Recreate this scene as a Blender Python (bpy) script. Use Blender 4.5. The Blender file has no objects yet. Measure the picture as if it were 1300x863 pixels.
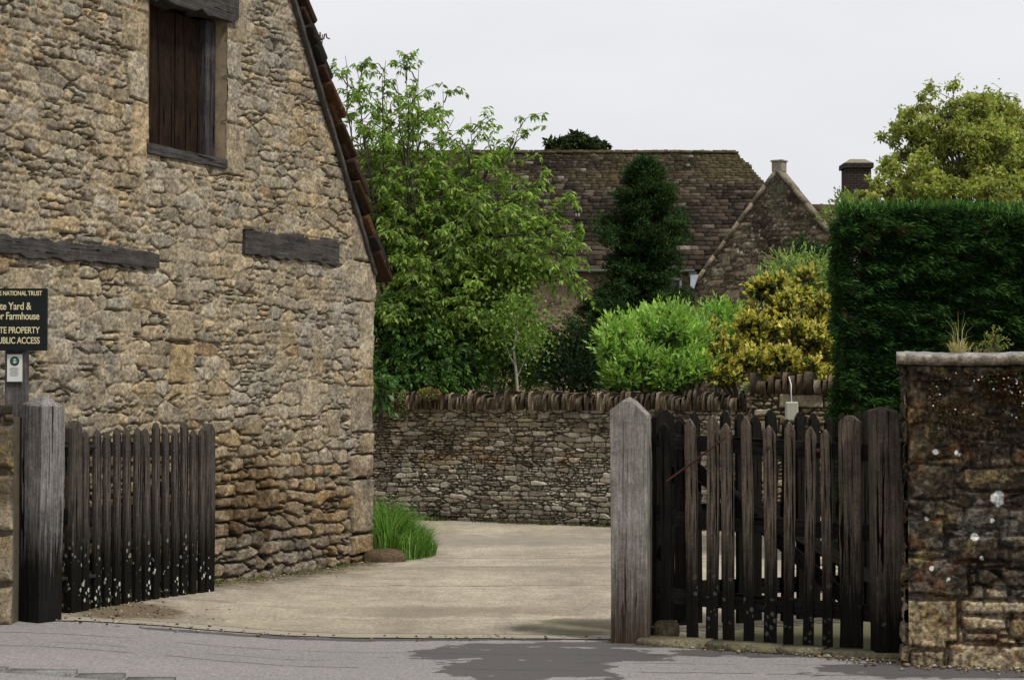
import bpy, math, random
import numpy as np
from mathutils import Vector, Matrix
R = math.radians
scene = bpy.context.scene
COL = scene.collection
# ------------------------------------------------------------------ camera
F = 2400.0                      # focal length in pixels of a 1300 px wide frame
PITCH = math.atan(58.5 / F)
cam_d = bpy.data.cameras.new('camera'); cam = bpy.data.objects.new('camera', cam_d)
COL.objects.link(cam); scene.camera = cam
cam_d.sensor_width = 36; cam_d.lens = 36 * F / 1300
cam_d.clip_start = 0.1; cam_d.clip_end = 2000
cam.location = (0, 0, 1.6); cam.rotation_euler = (R(90) + PITCH, 0, 0)
# ------------------------------------------------------------------ world + sun
SUN_EL, SUN_AZ = 56, 132        # azimuth clockwise from +Y
w = bpy.data.worlds.new('World'); scene.world = w; w.use_nodes = True
nt = w.node_tree; nt.nodes.clear()
out = nt.nodes.new('ShaderNodeOutputWorld'); bg = nt.nodes.new('ShaderNodeBackground')
sky = nt.nodes.new('ShaderNodeTexSky'); sky.sky_type = 'NISHITA'; sky.sun_disc = False
sky.sun_elevation = R(SUN_EL); sky.sun_rotation = R(SUN_AZ)
tc = nt.nodes.new('ShaderNodeTexCoord'); mp = nt.nodes.new('ShaderNodeMapping'); mp.inputs['Scale'].default_value = (1, 1, 3)
nz = nt.nodes.new('ShaderNodeTexNoise'); nz.inputs['Scale'].default_value = 2.2; nz.inputs['Detail'].default_value = 5
rp = nt.nodes.new('ShaderNodeValToRGB'); rp.color_ramp.elements[0].position = .3; rp.color_ramp.elements[1].position = .75
rp.color_ramp.elements[0].color = (.745, .75, .79, 1); rp.color_ramp.elements[1].color = (.93, .93, .94, 1)
sc_ = nt.nodes.new('ShaderNodeVectorMath'); sc_.operation = 'SCALE'; sc_.inputs[3].default_value = 10
mx = nt.nodes.new('ShaderNodeMix'); mx.data_type = 'RGBA'; mx.inputs[0].default_value = .97
L = nt.links.new
L(tc.outputs['Generated'], mp.inputs[0]); L(mp.outputs[0], nz.inputs['Vector']); L(nz.outputs['Fac'], rp.inputs[0])
L(rp.outputs[0], sc_.inputs[0]); L(sky.outputs[0], mx.inputs[6]); L(sc_.outputs[0], mx.inputs[7])
L(mx.outputs[2], bg.inputs[0]); bg.inputs[1].default_value = .1; L(bg.outputs[0], out.inputs[0])
sl = bpy.data.lights.new('sun', 'SUN'); sl.energy = 2.9; sl.angle = R(8); sl.color = (1, .95, .86)
so = bpy.data.objects.new('sun', sl); COL.objects.link(so)
sd_ = Vector((math.sin(R(SUN_AZ)) * math.cos(R(SUN_EL)), math.cos(R(SUN_AZ)) * math.cos(R(SUN_EL)), math.sin(R(SUN_EL))))
so.rotation_euler = sd_.to_track_quat('Z', 'Y').to_euler(); so.location = (0, 0, 30)
scene.view_settings.view_transform = 'Standard'; scene.view_settings.look = 'None'
scene.view_settings.exposure = 0.0; scene.view_settings.gamma = 1
scene.cycles.max_bounces = 5; scene.cycles.diffuse_bounces = 3; scene.cycles.transparent_max_bounces = 4

def at(px, py, Y):
    """point seen at photo pixel (px,py) lying at depth Y"""
    x = (px - 650) / F; y = (431.5 - py) / F
    c, s = math.cos(PITCH), math.sin(PITCH)
    dy = c - y * s; dz = s + y * c
    k = Y / dy
    return Vector((x * k, Y, 1.6 + dz * k))

# ------------------------------------------------------------------ numpy noise
def _h(i, j, seed):
    n = (i.astype(np.int64) * 374761393 + j.astype(np.int64) * 668265263 + seed * 982451653) & 0x7fffffff
    n = ((n ^ (n >> 13)) * 1274126177) & 0x7fffffff
    n = ((n ^ (n >> 16)) * 2246822519) & 0x7fffffff
    return (n & 0xfffff) / float(0xfffff)
def vn(x, y, seed=0):
    i = np.floor(x); j = np.floor(y); fx = x - i; fy = y - j
    fx = fx * fx * (3 - 2 * fx); fy = fy * fy * (3 - 2 * fy)
    a = _h(i, j, seed); b = _h(i + 1, j, seed); c = _h(i, j + 1, seed); d = _h(i + 1, j + 1, seed)
    return (a * (1 - fx) + b * fx) * (1 - fy) + (c * (1 - fx) + d * fx) * fy
def fbm(x, y, seed=0, o=4):
    s = 0; a = .5; t = 0
    for k in range(o):
        s = s + a * vn(x * 2 ** k, y * 2 ** k, seed + k * 17); t += a; a *= .5
    return s / t * 2 - 1
def ss(x, a=0., b=1.):
    t = np.clip((x - a) / (b - a), 0, 1); return t * t * (3 - 2 * t)
def H(x, y):
    return .10 * ss((-x - 1) / 2.0) * ss((17.5 - y) / 4)

# ------------------------------------------------------------------ mesh + tags
def mesh_np(name, V, Fc, mat=None, parent=None, col=None, smooth=False):
    V = np.asarray(V, np.float32).reshape(-1, 3); Fc = np.asarray(Fc, np.int32)
    n = Fc.shape[1]; me = bpy.data.meshes.new(name)
    me.vertices.add(len(V)); me.vertices.foreach_set('co', V.ravel())
    me.loops.add(Fc.size); me.loops.foreach_set('vertex_index', Fc.ravel())
    me.polygons.add(len(Fc)); me.polygons.foreach_set('loop_start', np.arange(0, Fc.size, n, dtype=np.int32))
    if smooth: me.polygons.foreach_set('use_smooth', np.ones(len(Fc), bool))
    if col is not None:
        ca = me.color_attributes.new('Col', 'FLOAT_COLOR', 'POINT')
        c4 = np.ones((len(V), 4), np.float32); c4[:, :3] = col; ca.data.foreach_set('color', c4.ravel())
    me.update(calc_edges=True); me.validate()
    if mat: me.materials.append(mat)
    o = bpy.data.objects.new(name, me); COL.objects.link(o)
    if parent: o.parent = parent
    return o
class MB:
    def __init__(s): s.v = []; s.f = []
    def add(s, vs, fs):
        b = len(s.v); s.v += [tuple(v) for v in vs]; s.f += [tuple(b + i for i in f) for f in fs]
    def box(s, c, size, M=None, jit=0, rnd=None):
        hx, hy, hz = size[0] / 2, size[1] / 2, size[2] / 2
        vs = [Vector((x, y, z)) for z in (-hz, hz) for x, y in ((-hx, -hy), (hx, -hy), (hx, hy), (-hx, hy))]
        if jit: vs = [v + Vector([rnd.uniform(-jit, jit) for _ in range(3)]) for v in vs]
        if M: vs = [M @ v for v in vs]
        s.add([v + Vector(c) for v in vs], [(3, 2, 1, 0), (4, 5, 6, 7), (0, 1, 5, 4), (1, 2, 6, 5), (2, 3, 7, 6), (3, 0, 4, 7)])
    def build(s, name, mat, parent=None, smooth=False, bevel=0):
        me = bpy.data.meshes.new(name); me.from_pydata(s.v, [], s.f); me.update()
        me.materials.append(mat)
        if smooth:
            for p in me.polygons: p.use_smooth = True
        o = bpy.data.objects.new(name, me); COL.objects.link(o)
        if parent: o.parent = parent
        if bevel:
            m = o.modifiers.new('b', 'BEVEL'); m.width = bevel; m.segments = 2; m.limit_method = 'ANGLE'
        return o
def tube_arrays(pts, rad, n=5):
    pts = np.asarray(pts, float); m = len(pts)
    t = np.gradient(pts, axis=0); t /= np.linalg.norm(t, axis=1)[:, None] + 1e-9
    ref = np.array([.3, .2, 1.]) if abs(t[0, 2]) < .8 else np.array([1., .1, 0])
    a = np.cross(t, ref); a /= np.linalg.norm(a, axis=1)[:, None] + 1e-9; b = np.cross(t, a)
    th = np.arange(n) * 2 * math.pi / n
    V = pts[:, None] + np.asarray(rad)[:, None, None] * (np.cos(th)[None, :, None] * a[:, None] + np.sin(th)[None, :, None] * b[:, None])
    i = np.arange(m - 1)[:, None] * n; k = np.arange(n)[None]; k2 = (k + 1) % n
    Fc = np.stack([i + k, i + k2, i + n + k2, i + n + k], -1).reshape(-1, 4)
    return V.reshape(-1, 3), Fc
class TB:
    def __init__(s): s.V = []; s.F = []; s.n = 0
    def tube(s, pts, rad, n=5):
        V, Fc = tube_arrays(pts, rad, n); s.V.append(V); s.F.append(Fc + s.n); s.n += len(V)
    def build(s, name, mat, parent=None):
        return mesh_np(name, np.concatenate(s.V), np.concatenate(s.F), mat, parent, smooth=True)
def tag(o, label, cat, group=None):
    o['label'] = label; o['category'] = cat
    if group: o['group'] = group
    return o
def kind(o, k): o['kind'] = k; return o
def empty(name, loc=(0, 0, 0)):
    o = bpy.data.objects.new(name, None); COL.objects.link(o); o.location = loc; o.empty_display_size = .2; return o
def relocate(root, loc):
    """set a root's base without moving its finished parts"""
    root.location = loc
    for c in COL.objects:
        if c.parent == root: c.location = Vector(c.location) - Vector(loc)

# ------------------------------------------------------------------ materials
def new_mat(name):
    m = bpy.data.materials.new(name); m.use_nodes = True; t = m.node_tree; t.nodes.clear()
    o = t.nodes.new('ShaderNodeOutputMaterial'); b = t.nodes.new('ShaderNodeBsdfPrincipled')
    t.links.new(b.outputs[0], o.inputs[0]); b.inputs['Roughness'].default_value = .9
    b.inputs['Specular IOR Level'].default_value = .25
    return m, t, b, o
def N(t, ty, **k):
    n = t.nodes.new(ty)
    for a, v in k.items(): setattr(n, a, v)
    return n
def noise(t, vec, scale, detail=5, rough=.6, dist=0):
    n = N(t, 'ShaderNodeTexNoise'); n.inputs['Scale'].default_value = scale; n.inputs['Detail'].default_value = detail
    n.inputs['Roughness'].default_value = rough; n.inputs['Distortion'].default_value = dist
    if vec: t.links.new(vec, n.inputs['Vector'])
    return n.outputs['Fac']
def ramp(t, fac, stops):
    r = N(t, 'ShaderNodeValToRGB'); e = r.color_ramp.elements
    while len(e) < len(stops): e.new(.5)
    for x, (p, c) in zip(e, stops): x.position = p; x.color = (c, c, c, 1) if isinstance(c, (int, float)) else (*c, 1)
    t.links.new(fac, r.inputs[0]); return r.outputs[0]
def mix(t, fac, a, b, mode='MIX'):
    m = N(t, 'ShaderNodeMix', data_type='RGBA', blend_type=mode)
    for s, v in ((0, fac), (6, a), (7, b)):
        if isinstance(v, (int, float)): m.inputs[s].default_value = v if s == 0 else (v, v, v, 1)
        elif isinstance(v, tuple): m.inputs[s].default_value = (*v, 1)
        else: t.links.new(v, m.inputs[s])
    return m.outputs[2]
def math_(t, op, a, b=None, c=None, clamp=False):
    m = N(t, 'ShaderNodeMath', operation=op, use_clamp=clamp)
    for i, v in enumerate((a, b, c)):
        if v is None: continue
        if isinstance(v, (int, float)): m.inputs[i].default_value = v
        else: t.links.new(v, m.inputs[i])
    return m.outputs[0]
def mapping(t, scale, rot=(0, 0, 0)):
    c = N(t, 'ShaderNodeTexCoord'); m = N(t, 'ShaderNodeMapping')
    m.inputs['Scale'].default_value = scale; m.inputs['Rotation'].default_value = rot
    t.links.new(c.outputs['Object'], m.inputs[0]); return m.outputs[0]
def bump(t, b, h, strength=.5, dist=.01):
    n = N(t, 'ShaderNodeBump'); n.inputs['Strength'].default_value = strength; n.inputs['Distance'].default_value = dist
    t.links.new(h, n.inputs['Height']); t.links.new(n.outputs[0], b.inputs['Normal'])
def stone_mat(name, tint=(1, 1, 1), speck=.5, lichen=.3, scale=1.):
    m, t, b, o = new_mat(name); b.inputs['Specular IOR Level'].default_value = .1
    at_ = N(t, 'ShaderNodeAttribute', attribute_name='Col'); v = mapping(t, (scale,) * 3)
    n1 = noise(t, v, 7, 6, .7); n2 = noise(t, v, 45, 5, .75); n3 = noise(t, v, 18, 5, .7, .4); n4 = noise(t, v, 110, 3, .7)
    c = mix(t, 1, at_.outputs['Color'], tint, 'MULTIPLY')
    c = mix(t, 1, c, ramp(t, n1, [(.3, .72), (.7, 1.25)]), 'MULTIPLY')
    c = mix(t, 1, c, ramp(t, n2, [(.32, 1 - speck * .8), (.5, 1.), (.68, 1 + speck * .7)]), 'MULTIPLY')
    c = mix(t, ramp(t, n3, [(.60, 0), (.68, lichen)]), c, (.40, .37, .29))
    c = mix(t, ramp(t, n4, [(.60, 0), (.68, speck * .7)]), c, (.035, .03, .022))
    t.links.new(c, b.inputs['Base Color'])
    hh = math_(t, 'ADD', math_(t, 'MULTIPLY', n2, .7), math_(t, 'MULTIPLY', n4, .3))
    bump(t, b, hh, .8, .012 * (1 / scale) ** .3)
    return m
def flat_mat(name, colr, rough=.8, var=.25, scale=20, bmp=.3, metal=0):
    m, t, b, o = new_mat(name); v = mapping(t, (1, 1, 1)); n = noise(t, v, scale, 5, .65)
    c = mix(t, 1, colr, ramp(t, n, [(.25, 1 - var), (.75, 1 + var)]), 'MULTIPLY')
    t.links.new(c, b.inputs['Base Color']); b.inputs['Roughness'].default_value = rough; b.inputs['Metallic'].default_value = metal
    if bmp: bump(t, b, n, bmp, .004)
    return m
def leaf_mat(name, trans=.35, rough=.55, tint=(1.2, 1.25, .6), spec=.25):
    m, t, b, o = new_mat(name); b.inputs['Specular IOR Level'].default_value = spec; at_ = N(t, 'ShaderNodeAttribute', attribute_name='Col')
    t.links.new(at_.outputs['Color'], b.inputs['Base Color']); b.inputs['Roughness'].default_value = rough
    tr = N(t, 'ShaderNodeBsdfTranslucent'); t.links.new(mix(t, 1, at_.outputs['Color'], tint, 'MULTIPLY'), tr.inputs[0])
    ms = N(t, 'ShaderNodeMixShader'); ms.inputs[0].default_value = trans
    t.links.new(b.outputs[0], ms.inputs[1]); t.links.new(tr.outputs[0], ms.inputs[2]); t.links.new(ms.outputs[0], o.inputs[0])
    return m
def wood_mat(name, dark, light, axis='z', lichen=0., damp=None, seed=0, grain=1., dampc=None):
    """weathered timber: long grain, cracks, algae where the foot stays damp, pale lichen discs"""
    m, t, b, o = new_mat(name)
    s = {'z': (80, 80, 2.6), 'x': (2.6, 80, 80), 'y': (80, 2.6, 80)}[axis]
    v = mapping(t, tuple(a * grain for a in s)); v1 = mapping(t, tuple(a * grain * .22 for a in s)); vo = mapping(t, (1, 1, 1))
    g = noise(t, v, 1, 8, .8, .5); g2 = noise(t, v1, 1, 6, .65, 1.6); bl = noise(t, vo, 6, 7, .75)
    c = mix(t, ramp(t, g, [(.32, 0), (.66, 1)]), dark, light)
    c = mix(t, 1, c, ramp(t, bl, [(.3, .5), (.7, 1.35)]), 'MULTIPLY')
    crack = ramp(t, g2, [(.385, 1), (.40, 0)])
    c = mix(t, 1, c, ramp(t, noise(t, vo, 60, 4, .8), [(.3, .65), (.7, 1.3)]), 'MULTIPLY')
    c = mix(t, crack, c, tuple(a * .25 for a in dark))
    if damp:
        z0, z1 = damp; sep = N(t, 'ShaderNodeSeparateXYZ'); t.links.new(vo, sep.inputs[0])
        zz = math_(t, 'ADD', sep.outputs[2], math_(t, 'MULTIPLY', math_(t, 'SUBTRACT', g, .5), 1.0))
        mr = N(t, 'ShaderNodeMapRange'); mr.inputs[1].default_value = z0; mr.inputs[2].default_value = z1
        mr.inputs[3].default_value = 1; mr.inputs[4].default_value = 0; t.links.new(zz, mr.inputs[0])
        c = mix(t, mr.outputs[0], c, mix(t, .96, c, (.006, .006, .005) if not dampc else dampc))
        if lichen:
            vo2 = mapping(t, (1, 1, .8)); V = N(t, 'ShaderNodeTexVoronoi'); V.inputs['Scale'].default_value = 26
            t.links.new(vo2, V.inputs['Vector'])
            wob = math_(t, 'ADD', V.outputs['Distance'], math_(t, 'MULTIPLY', noise(t, vo, 70, 3), .5))
            spot = ramp(t, wob, [(.53, 1), (.57, 0)])
            gate_ = ramp(t, noise(t, N(t, 'ShaderNodeNewGeometry').outputs['Position'], 6, 4), [(.53, 0), (.58, 1)])
            mr2 = N(t, 'ShaderNodeMapRange'); mr2.inputs[1].default_value = .22; mr2.inputs[2].default_value = .55
            mr2.inputs[3].default_value = lichen; mr2.inputs[4].default_value = 0; t.links.new(sep.outputs[2], mr2.inputs[0])
            f = math_(t, 'MULTIPLY', math_(t, 'MULTIPLY', spot, gate_), mr2.outputs[0], clamp=True)
            c = mix(t, f, c, (.50, .51, .46))
    t.links.new(c, b.inputs['Base Color']); b.inputs['Roughness'].default_value = .9; b.inputs['Specular IOR Level'].default_value = .06
    hh = math_(t, 'SUBTRACT', g, math_(t, 'MULTIPLY', crack, .8)); bump(t, b, hh, .9, .008)
    return m

M_barn = stone_mat('barn_stone', (1.06, 1.06, 1.06), .8, .34)
M_dry = stone_mat('drystone', (1, 1, 1), .7, .45, 1.3)
M_pier = stone_mat('pier_stone', (1, 1, 1), .9, .30, 1.2)
M_house = stone_mat('house_stone', (1, 1, 1), .8, .45, .35)
M_tile = stone_mat('stone_tile', (1, 1, 1), .6, .30, .5)
M_btile = stone_mat('barn_tile', (1, 1, 1), .6, .22, 1.5)
W_left = wood_mat('oak_left_post', (.04, .036, .034), (.33, .31, .30), damp=(.42, .85))
W_post = wood_mat('oak_grey_post', (.09, .078, .068), (.38, .35, .32), damp=(.05, .7), dampc=(.045, .028, .018))
W_rpost = wood_mat('oak_dark_post', (.016, .012, .009), (.18, .145, .112), damp=(.25, .75), lichen=.12)
W_gl = wood_mat('picket_left', (.010, .009, .008), (.15, .13, .11), damp=(.40, .85), lichen=1.1)
W_gr = wood_mat('picket_right', (.012, .0095, .007), (.19, .150, .115), damp=(.35, .85), lichen=.14)
W_rail = wood_mat('gate_rail', (.006, .0055, .005), (.028, .025, .022), axis='x', grain=.8)
W_back = wood_mat('picket_back', (.006, .0055, .005), (.024, .021, .018), damp=(.1, .9))
W_beam = wood_mat('old_beam', (.012, .011, .011), (.115, .105, .10), axis='x', grain=.8)
W_shut = wood_mat('shutter_board', (.006, .005, .0045), (.048, .028, .018), grain=.9)
W_frame = wood_mat('shutter_frame', (.015, .013, .013), (.11, .10, .10), grain=.9)
W_sign = wood_mat('sign_wood', (.05, .045, .042), (.16, .15, .145))
M_bark = flat_mat('bark', (.075, .062, .048), .95, .45, 30, .7)
M_barkp = flat_mat('pale_bark', (.36, .33, .28), .9, .35, 30, .5)
M_leaf = leaf_mat('leaf', .38)
M_gloss = leaf_mat('gloss_leaf', .30, .38)
M_dark = leaf_mat('dark_leaf', .15, .7, (1, 1.1, .7), .06)
M_grass = leaf_mat('grass_blade', .35, .55)
M_iron = flat_mat('rusty_iron', (.055, .022, .013), .8, .5, 40, .4)
M_blackiron = flat_mat('black_iron', (.02, .018, .018), .7, .4, 30, .3)
M_white = flat_mat('white_paint', (.72, .73, .72), .5, .06, 6, 0)
M_lead = flat_mat('lead', (.42, .45, .50), .55, .25, 3, .2)
M_pipe = flat_mat('painted_pipe', (.065, .085, .065), .6, .2, 6, .1)
M_glass = flat_mat('window_glass', (.03, .035, .04), .15, .2, 2, 0)

# ------------------------------------------------------------------ rubble masonry
def rubble(S, Z, step, cw, ch, seed, rects=(), jit=.38, warp=.03, split=.42):
    ID, E, _ = rubble1(S, Z, step, cw, ch, seed, (), jit, warp)
    if np.any(split > 0):
        ID2, E2, _ = rubble1(S, Z, step, cw * .52, ch * .56, seed + 300, (), jit, warp)
        sp = _h(ID, ID * 0 + 5, seed + 7) < split
        E = np.where(sp, np.minimum(E, E2), E); ID = np.where(sp, ID * 31 + ID2, ID)
    BIG = np.zeros(S.shape, bool); wob = .014 * fbm(S / .13, Z / .13, seed + 40, 4)
    for k, (a, b, c, d) in enumerate(rects):
        q = np.minimum(np.minimum(S - a, b - S), np.minimum(Z - c, d - Z)) + wob
        ins = q > 0
        E = np.where(ins, q, np.minimum(E, -q)); ID = np.where(ins, 10 ** 8 + k * 31, ID); BIG |= ins
    return ID, E, BIG
def rubble1(S, Z, step, cw, ch, seed, rects=(), jit=.38, warp=.03):
    Sx = S + warp * fbm(S / .5, Z / .5, seed + 5, 3); Zx = Z + warp * .8 * fbm(S / .6 + 9, Z / .35, seed + 6, 3)
    row = np.floor(Zx / ch)
    F1 = np.full(S.shape, 9.); F2 = np.full(S.shape, 9.); ID = np.zeros(S.shape, np.int64)
    for dr in (-1, 0, 1):
        r = row + dr; off = _h(r, r * 0 + 3, seed); cwr = cw * (.65 + .8 * _h(r, r * 0 + 7, seed))
        ci = np.floor(Sx / cwr - off)
        for dc in (-2, -1, 0, 1, 2):
            c = ci + dc
            px = (c + off + .5 + jit * (2 * _h(c, r, seed + 1) - 1)) * cwr
            pz = (r + .5 + .16 * (2 * _h(c, r, seed + 2) - 1)) * ch
            wgt = .22 * _h(c, r, seed + 4)
            d = ((np.abs(Sx - px) / cw) ** 4 + (np.abs(Zx - pz) / ch) ** 4) ** .25 - wgt
            idn = (c.astype(np.int64) * 7919 + r.astype(np.int64) * 104729)
            near = d < F1
            F2 = np.where(near, F1, np.minimum(F2, d)); ID = np.where(near, idn, ID); F1 = np.where(near, d, F1)
    dF = F2 - F1
    g0, g1 = np.gradient(dF, step)
    E = dF / np.clip(np.hypot(g0, g1), 2. / cw, 4. / ch)
    BIG = np.zeros(S.shape, bool)
    return ID, E, BIG
def hid(ID, seed): return _h(ID, ID * 0 + 11, seed)
def palette(h, cols):
    cols = np.array(cols); k = len(cols) - 1
    x = np.clip(h, 0, .9999) * k; i = x.astype(int); f = (x - i)[..., None]
    return cols[i] * (1 - f) + cols[i + 1] * f
def grid_faces(ns, nz_, keep=None):
    i = np.arange(nz_ - 1)[:, None] * ns; j = np.arange(ns - 1)[None]
    Fc = np.stack([i + j, i + j + 1, i + j + ns + 1, i + j + ns], -1).reshape(-1, 4)
    return Fc if keep is None else Fc[keep[:-1, :-1].ravel() & keep[1:, 1:].ravel()]

# ------------------------------------------------------------------ ground, road, driveway
EDGE = np.array([(-14, 12.3), (-3.3, 12.15), (.65, 11.98), (1.6, 11.55), (2.3, 10.98), (3.2, 10.70), (14, 9.0)])
def edge_y(x): return np.interp(x, EDGE[:, 0], EDGE[:, 1]) + .015 * np.sin(x * 9.1) * np.sin(x * 3.7)
def strip(name, x0, x1, nx, f0, f1, ny, z, mat):
    xs = np.linspace(x0, x1, nx); v = np.linspace(0, 1, ny)
    y0 = f0(xs); y1 = f1(xs); Y = y0[None] * (1 - v[:, None]) + y1[None] * v[:, None]
    X = np.broadcast_to(xs[None], Y.shape)
    V = np.stack([X, Y, H(X, Y) + z], -1).reshape(-1, 3)
    return kind(mesh_np(name, V, grid_faces(nx, ny), mat, smooth=True), 'structure')
def asphalt_mat():
    m, t, b, o = new_mat('asphalt'); v = mapping(t, (1, 1, 1)); vs = mapping(t, (.35, 1.6, 1))
    fine = noise(t, v, 90, 4, .8); big = noise(t, vs, 1.1, 5, .6); mid = noise(t, v, 9, 5, .7)
    c = mix(t, big, (.20, .189, .189), (.275, .26, .257))
    c = mix(t, 1, c, ramp(t, fine, [(.3, .62), (.7, 1.38)]), 'MULTIPLY')
    grit = noise(t, mapping(t, (50, 16, 1)), 1, 3, .8); c = mix(t, 1, c, ramp(t, grit, [(.3, .72), (.5, 1.), (.7, 1.22)]), 'MULTIPLY')
    c = mix(t, 1, c, ramp(t, mid, [(.3, .9), (.7, 1.08)]), 'MULTIPLY')
    # dark stained patch along the crossover: distance to a few spots, broken up by noise
    sep = N(t, 'ShaderNodeSeparateXYZ'); t.links.new(v, sep.inputs[0])
    wobx = noise(t, mapping(t, (1.5, 2.2, 1)), 1.9, 6, .6)
    def blob(cx, cy, rx, ry):
        a = math_(t, 'DIVIDE', math_(t, 'SUBTRACT', sep.outputs[0], cx), rx); d = math_(t, 'DIVIDE', math_(t, 'SUBTRACT', sep.outputs[1], cy), ry)
        return math_(t, 'ADD', math_(t, 'MULTIPLY', a, a), math_(t, 'MULTIPLY', d, d))
    f = None
    for q in ((.0, 11.35, .75, .45), (.1, 10.8, .55, .6), (.7, 11.75, 1.3, .14), (-1.1, 11.98, 1.5, .09), (.55, 11.3, .5, .3), (2.5, 10.70, 1.0, .34), (1.6, 11.40, .9, .20)):
        bb = blob(*q); f = bb if f is None else math_(t, 'MINIMUM', f, bb)
    f = math_(t, 'ADD', f, math_(t, 'MULTIPLY', math_(t, 'SUBTRACT', wobx, .5), 3.4))
    fr = ramp(t, f, [(.75, .9), (.80, 0)])
    c = mix(t, fr, c, mix(t, 1, (.065, .060, .061), ramp(t, fine, [(.3, .7), (.7, 1.5)]), 'MULTIPLY'))
    # long seam cracks running with the road
    def seam(y0, slope, wdt, cut):
        l = math_(t, 'SUBTRACT', math_(t, 'SUBTRACT', sep.outputs[1], y0), math_(t, 'MULTIPLY', sep.outputs[0], slope))
        l = math_(t, 'ADD', l, math_(t, 'MULTIPLY', math_(t, 'SUBTRACT', noise(t, v, 2.5, 4), .5), .16))
        l = math_(t, 'ABSOLUTE', l)
        w_ = math_(t, 'ADD', l, math_(t, 'MULTIPLY', ramp(t, noise(t, v, 1.7, 2), [(cut, 0), (cut + .08, 1)]), .1))
        return ramp(t, math_(t, 'DIVIDE', w_, wdt), [(.6, .85), (1., 0)])
    for q in ((11.35, -.07, .012, .62), (10.72, -.10, .014, .55), (11.02, -.06, .009, .5)):
        c = mix(t, seam(*q), c, (.05, .047, .045))
    t.links.new(c, b.inputs['Base Color']); b.inputs['Roughness'].default_value = .85
    bump(t, b, math_(t, 'ADD', fine, math_(t, 'MULTIPLY', fr, -.3)), .45, .006); return m
def drive_mat():
    m, t, b, o = new_mat('driveway'); v = mapping(t, (1, 1, 1)); vb = mapping(t, (.5, .7, 1), (0, 0, R(-4)))
    fine = noise(t, v, 70, 5, .8); band = noise(t, vb, 1.3, 7, .68); mid = noise(t, v, 5, 6, .7)
    c = mix(t, ramp(t, band, [(.35, 0), (.65, 1)]), (.28, .24, .18), (.43, .38, .30))
    c = mix(t, 1, c, ramp(t, fine, [(.28, .68), (.72, 1.3)]), 'MULTIPLY')
    c = mix(t, 1, c, ramp(t, mid, [(.3, .78), (.7, 1.15)]), 'MULTIPLY')
    grit = noise(t, mapping(t, (34, 15, 1)), 1, 3, .8); c = mix(t, 1, c, ramp(t, grit, [(.3, .70), (.5, 1.), (.7, 1.28)]), 'MULTIPLY')
    c = mix(t, ramp(t, noise(t, mapping(t, (22, 7, 1)), 1.3, 2, .6), [(.66, 0), (.70, .55)]), c, (.10, .08, .055))
    trk = noise(t, mapping(t, (.9, .12, 1), (0, 0, R(18))), 1.6, 4, .6); c = mix(t, 1, c, ramp(t, trk, [(.35, .84), (.6, 1.08)]), 'MULTIPLY')
    st = noise(t, mapping(t, (.3, 2.2, 1), (0, 0, R(-7))), 2.2, 6, .7)
    c = mix(t, ramp(t, st, [(.57, 0), (.68, .45)]), c, (.16, .13, .095))
    sep0 = N(t, 'ShaderNodeSeparateXYZ'); t.links.new(v, sep0.inputs[0])
    le = math_(t, 'SUBTRACT', sep0.outputs[1], math_(t, 'ADD', 12.17, math_(t, 'MULTIPLY', math_(t, 'SUBTRACT', noise(t, v, 2.2, 3), .5), .12)))
    le = math_(t, 'ADD', le, math_(t, 'MULTIPLY', sep0.outputs[0], .045))
    c = mix(t, math_(t, 'MULTIPLY', ramp(t, le, [(.0, 1), (.02, 0)]), .55), c, (.46, .42, .36))
    c = mix(t, ramp(t, math_(t, 'ABSOLUTE', math_(t, 'SUBTRACT', le, .03)), [(.006, .8), (.014, 0)]), c, (.08, .065, .05))
    def bl2(cx, cy, rx, ry, amp):
        a = math_(t, 'DIVIDE', math_(t, 'SUBTRACT', sep0.outputs[0], cx), rx); d_ = math_(t, 'DIVIDE', math_(t, 'SUBTRACT', sep0.outputs[1], cy), ry)
        q = math_(t, 'ADD', math_(t, 'MULTIPLY', a, a), math_(t, 'MULTIPLY', d_, d_))
        return ramp(t, math_(t, 'ADD', q, math_(t, 'MULTIPLY', math_(t, 'SUBTRACT', noise(t, v, 3.5, 6, .7), .5), 2.6)), [(.5, amp), (1.1, 0)])
    for y0_, sl__ in ((15.2, .05), (17.6, -.03), (20.3, -.09)):
        l_ = math_(t, 'ABSOLUTE', math_(t, 'ADD', math_(t, 'SUBTRACT', math_(t, 'SUBTRACT', sep0.outputs[1], y0_), math_(t, 'MULTIPLY', sep0.outputs[0], sl__)), math_(t, 'MULTIPLY', math_(t, 'SUBTRACT', noise(t, v, 1.4, 5), .5), .5)))
        c = mix(t, ramp(t, l_, [(.012, .75), (.035, 0)]), c, (.12, .095, .065))
    c = mix(t, bl2(-.1, 19.6, 2.2, .7, .55), c, (.21, .19, .165))
    c = mix(t, bl2(.2, 16.6, 1.6, .25, .45), c, (.19, .16, .12))
    c = mix(t, bl2(-2.55, 12.75, .38, .5, .85), c, (.12, .085, .05))
    c = mix(t, bl2(.45, 12.6, .5, .5, .7), c, (.10, .095, .05))
    c = mix(t, bl2(-.6, 13.4, 1.2, .35, .4), c, (.17, .14, .10))
    # moss and damp soil lying along the foot of the barn wall
    sep = N(t, 'ShaderNodeSeparateXYZ'); t.links.new(v, sep.inputs[0])
    d = math_(t, 'ADD', math_(t, 'MULTIPLY', sep.outputs[0], .922), math_(t, 'MULTIPLY', sep.outputs[1], -.387))
    d = math_(t, 'ADD', d, 8.623 * .922)
    d = math_(t, 'ADD', d, math_(t, 'MULTIPLY', math_(t, 'SUBTRACT', mid, .5), .9))
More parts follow.
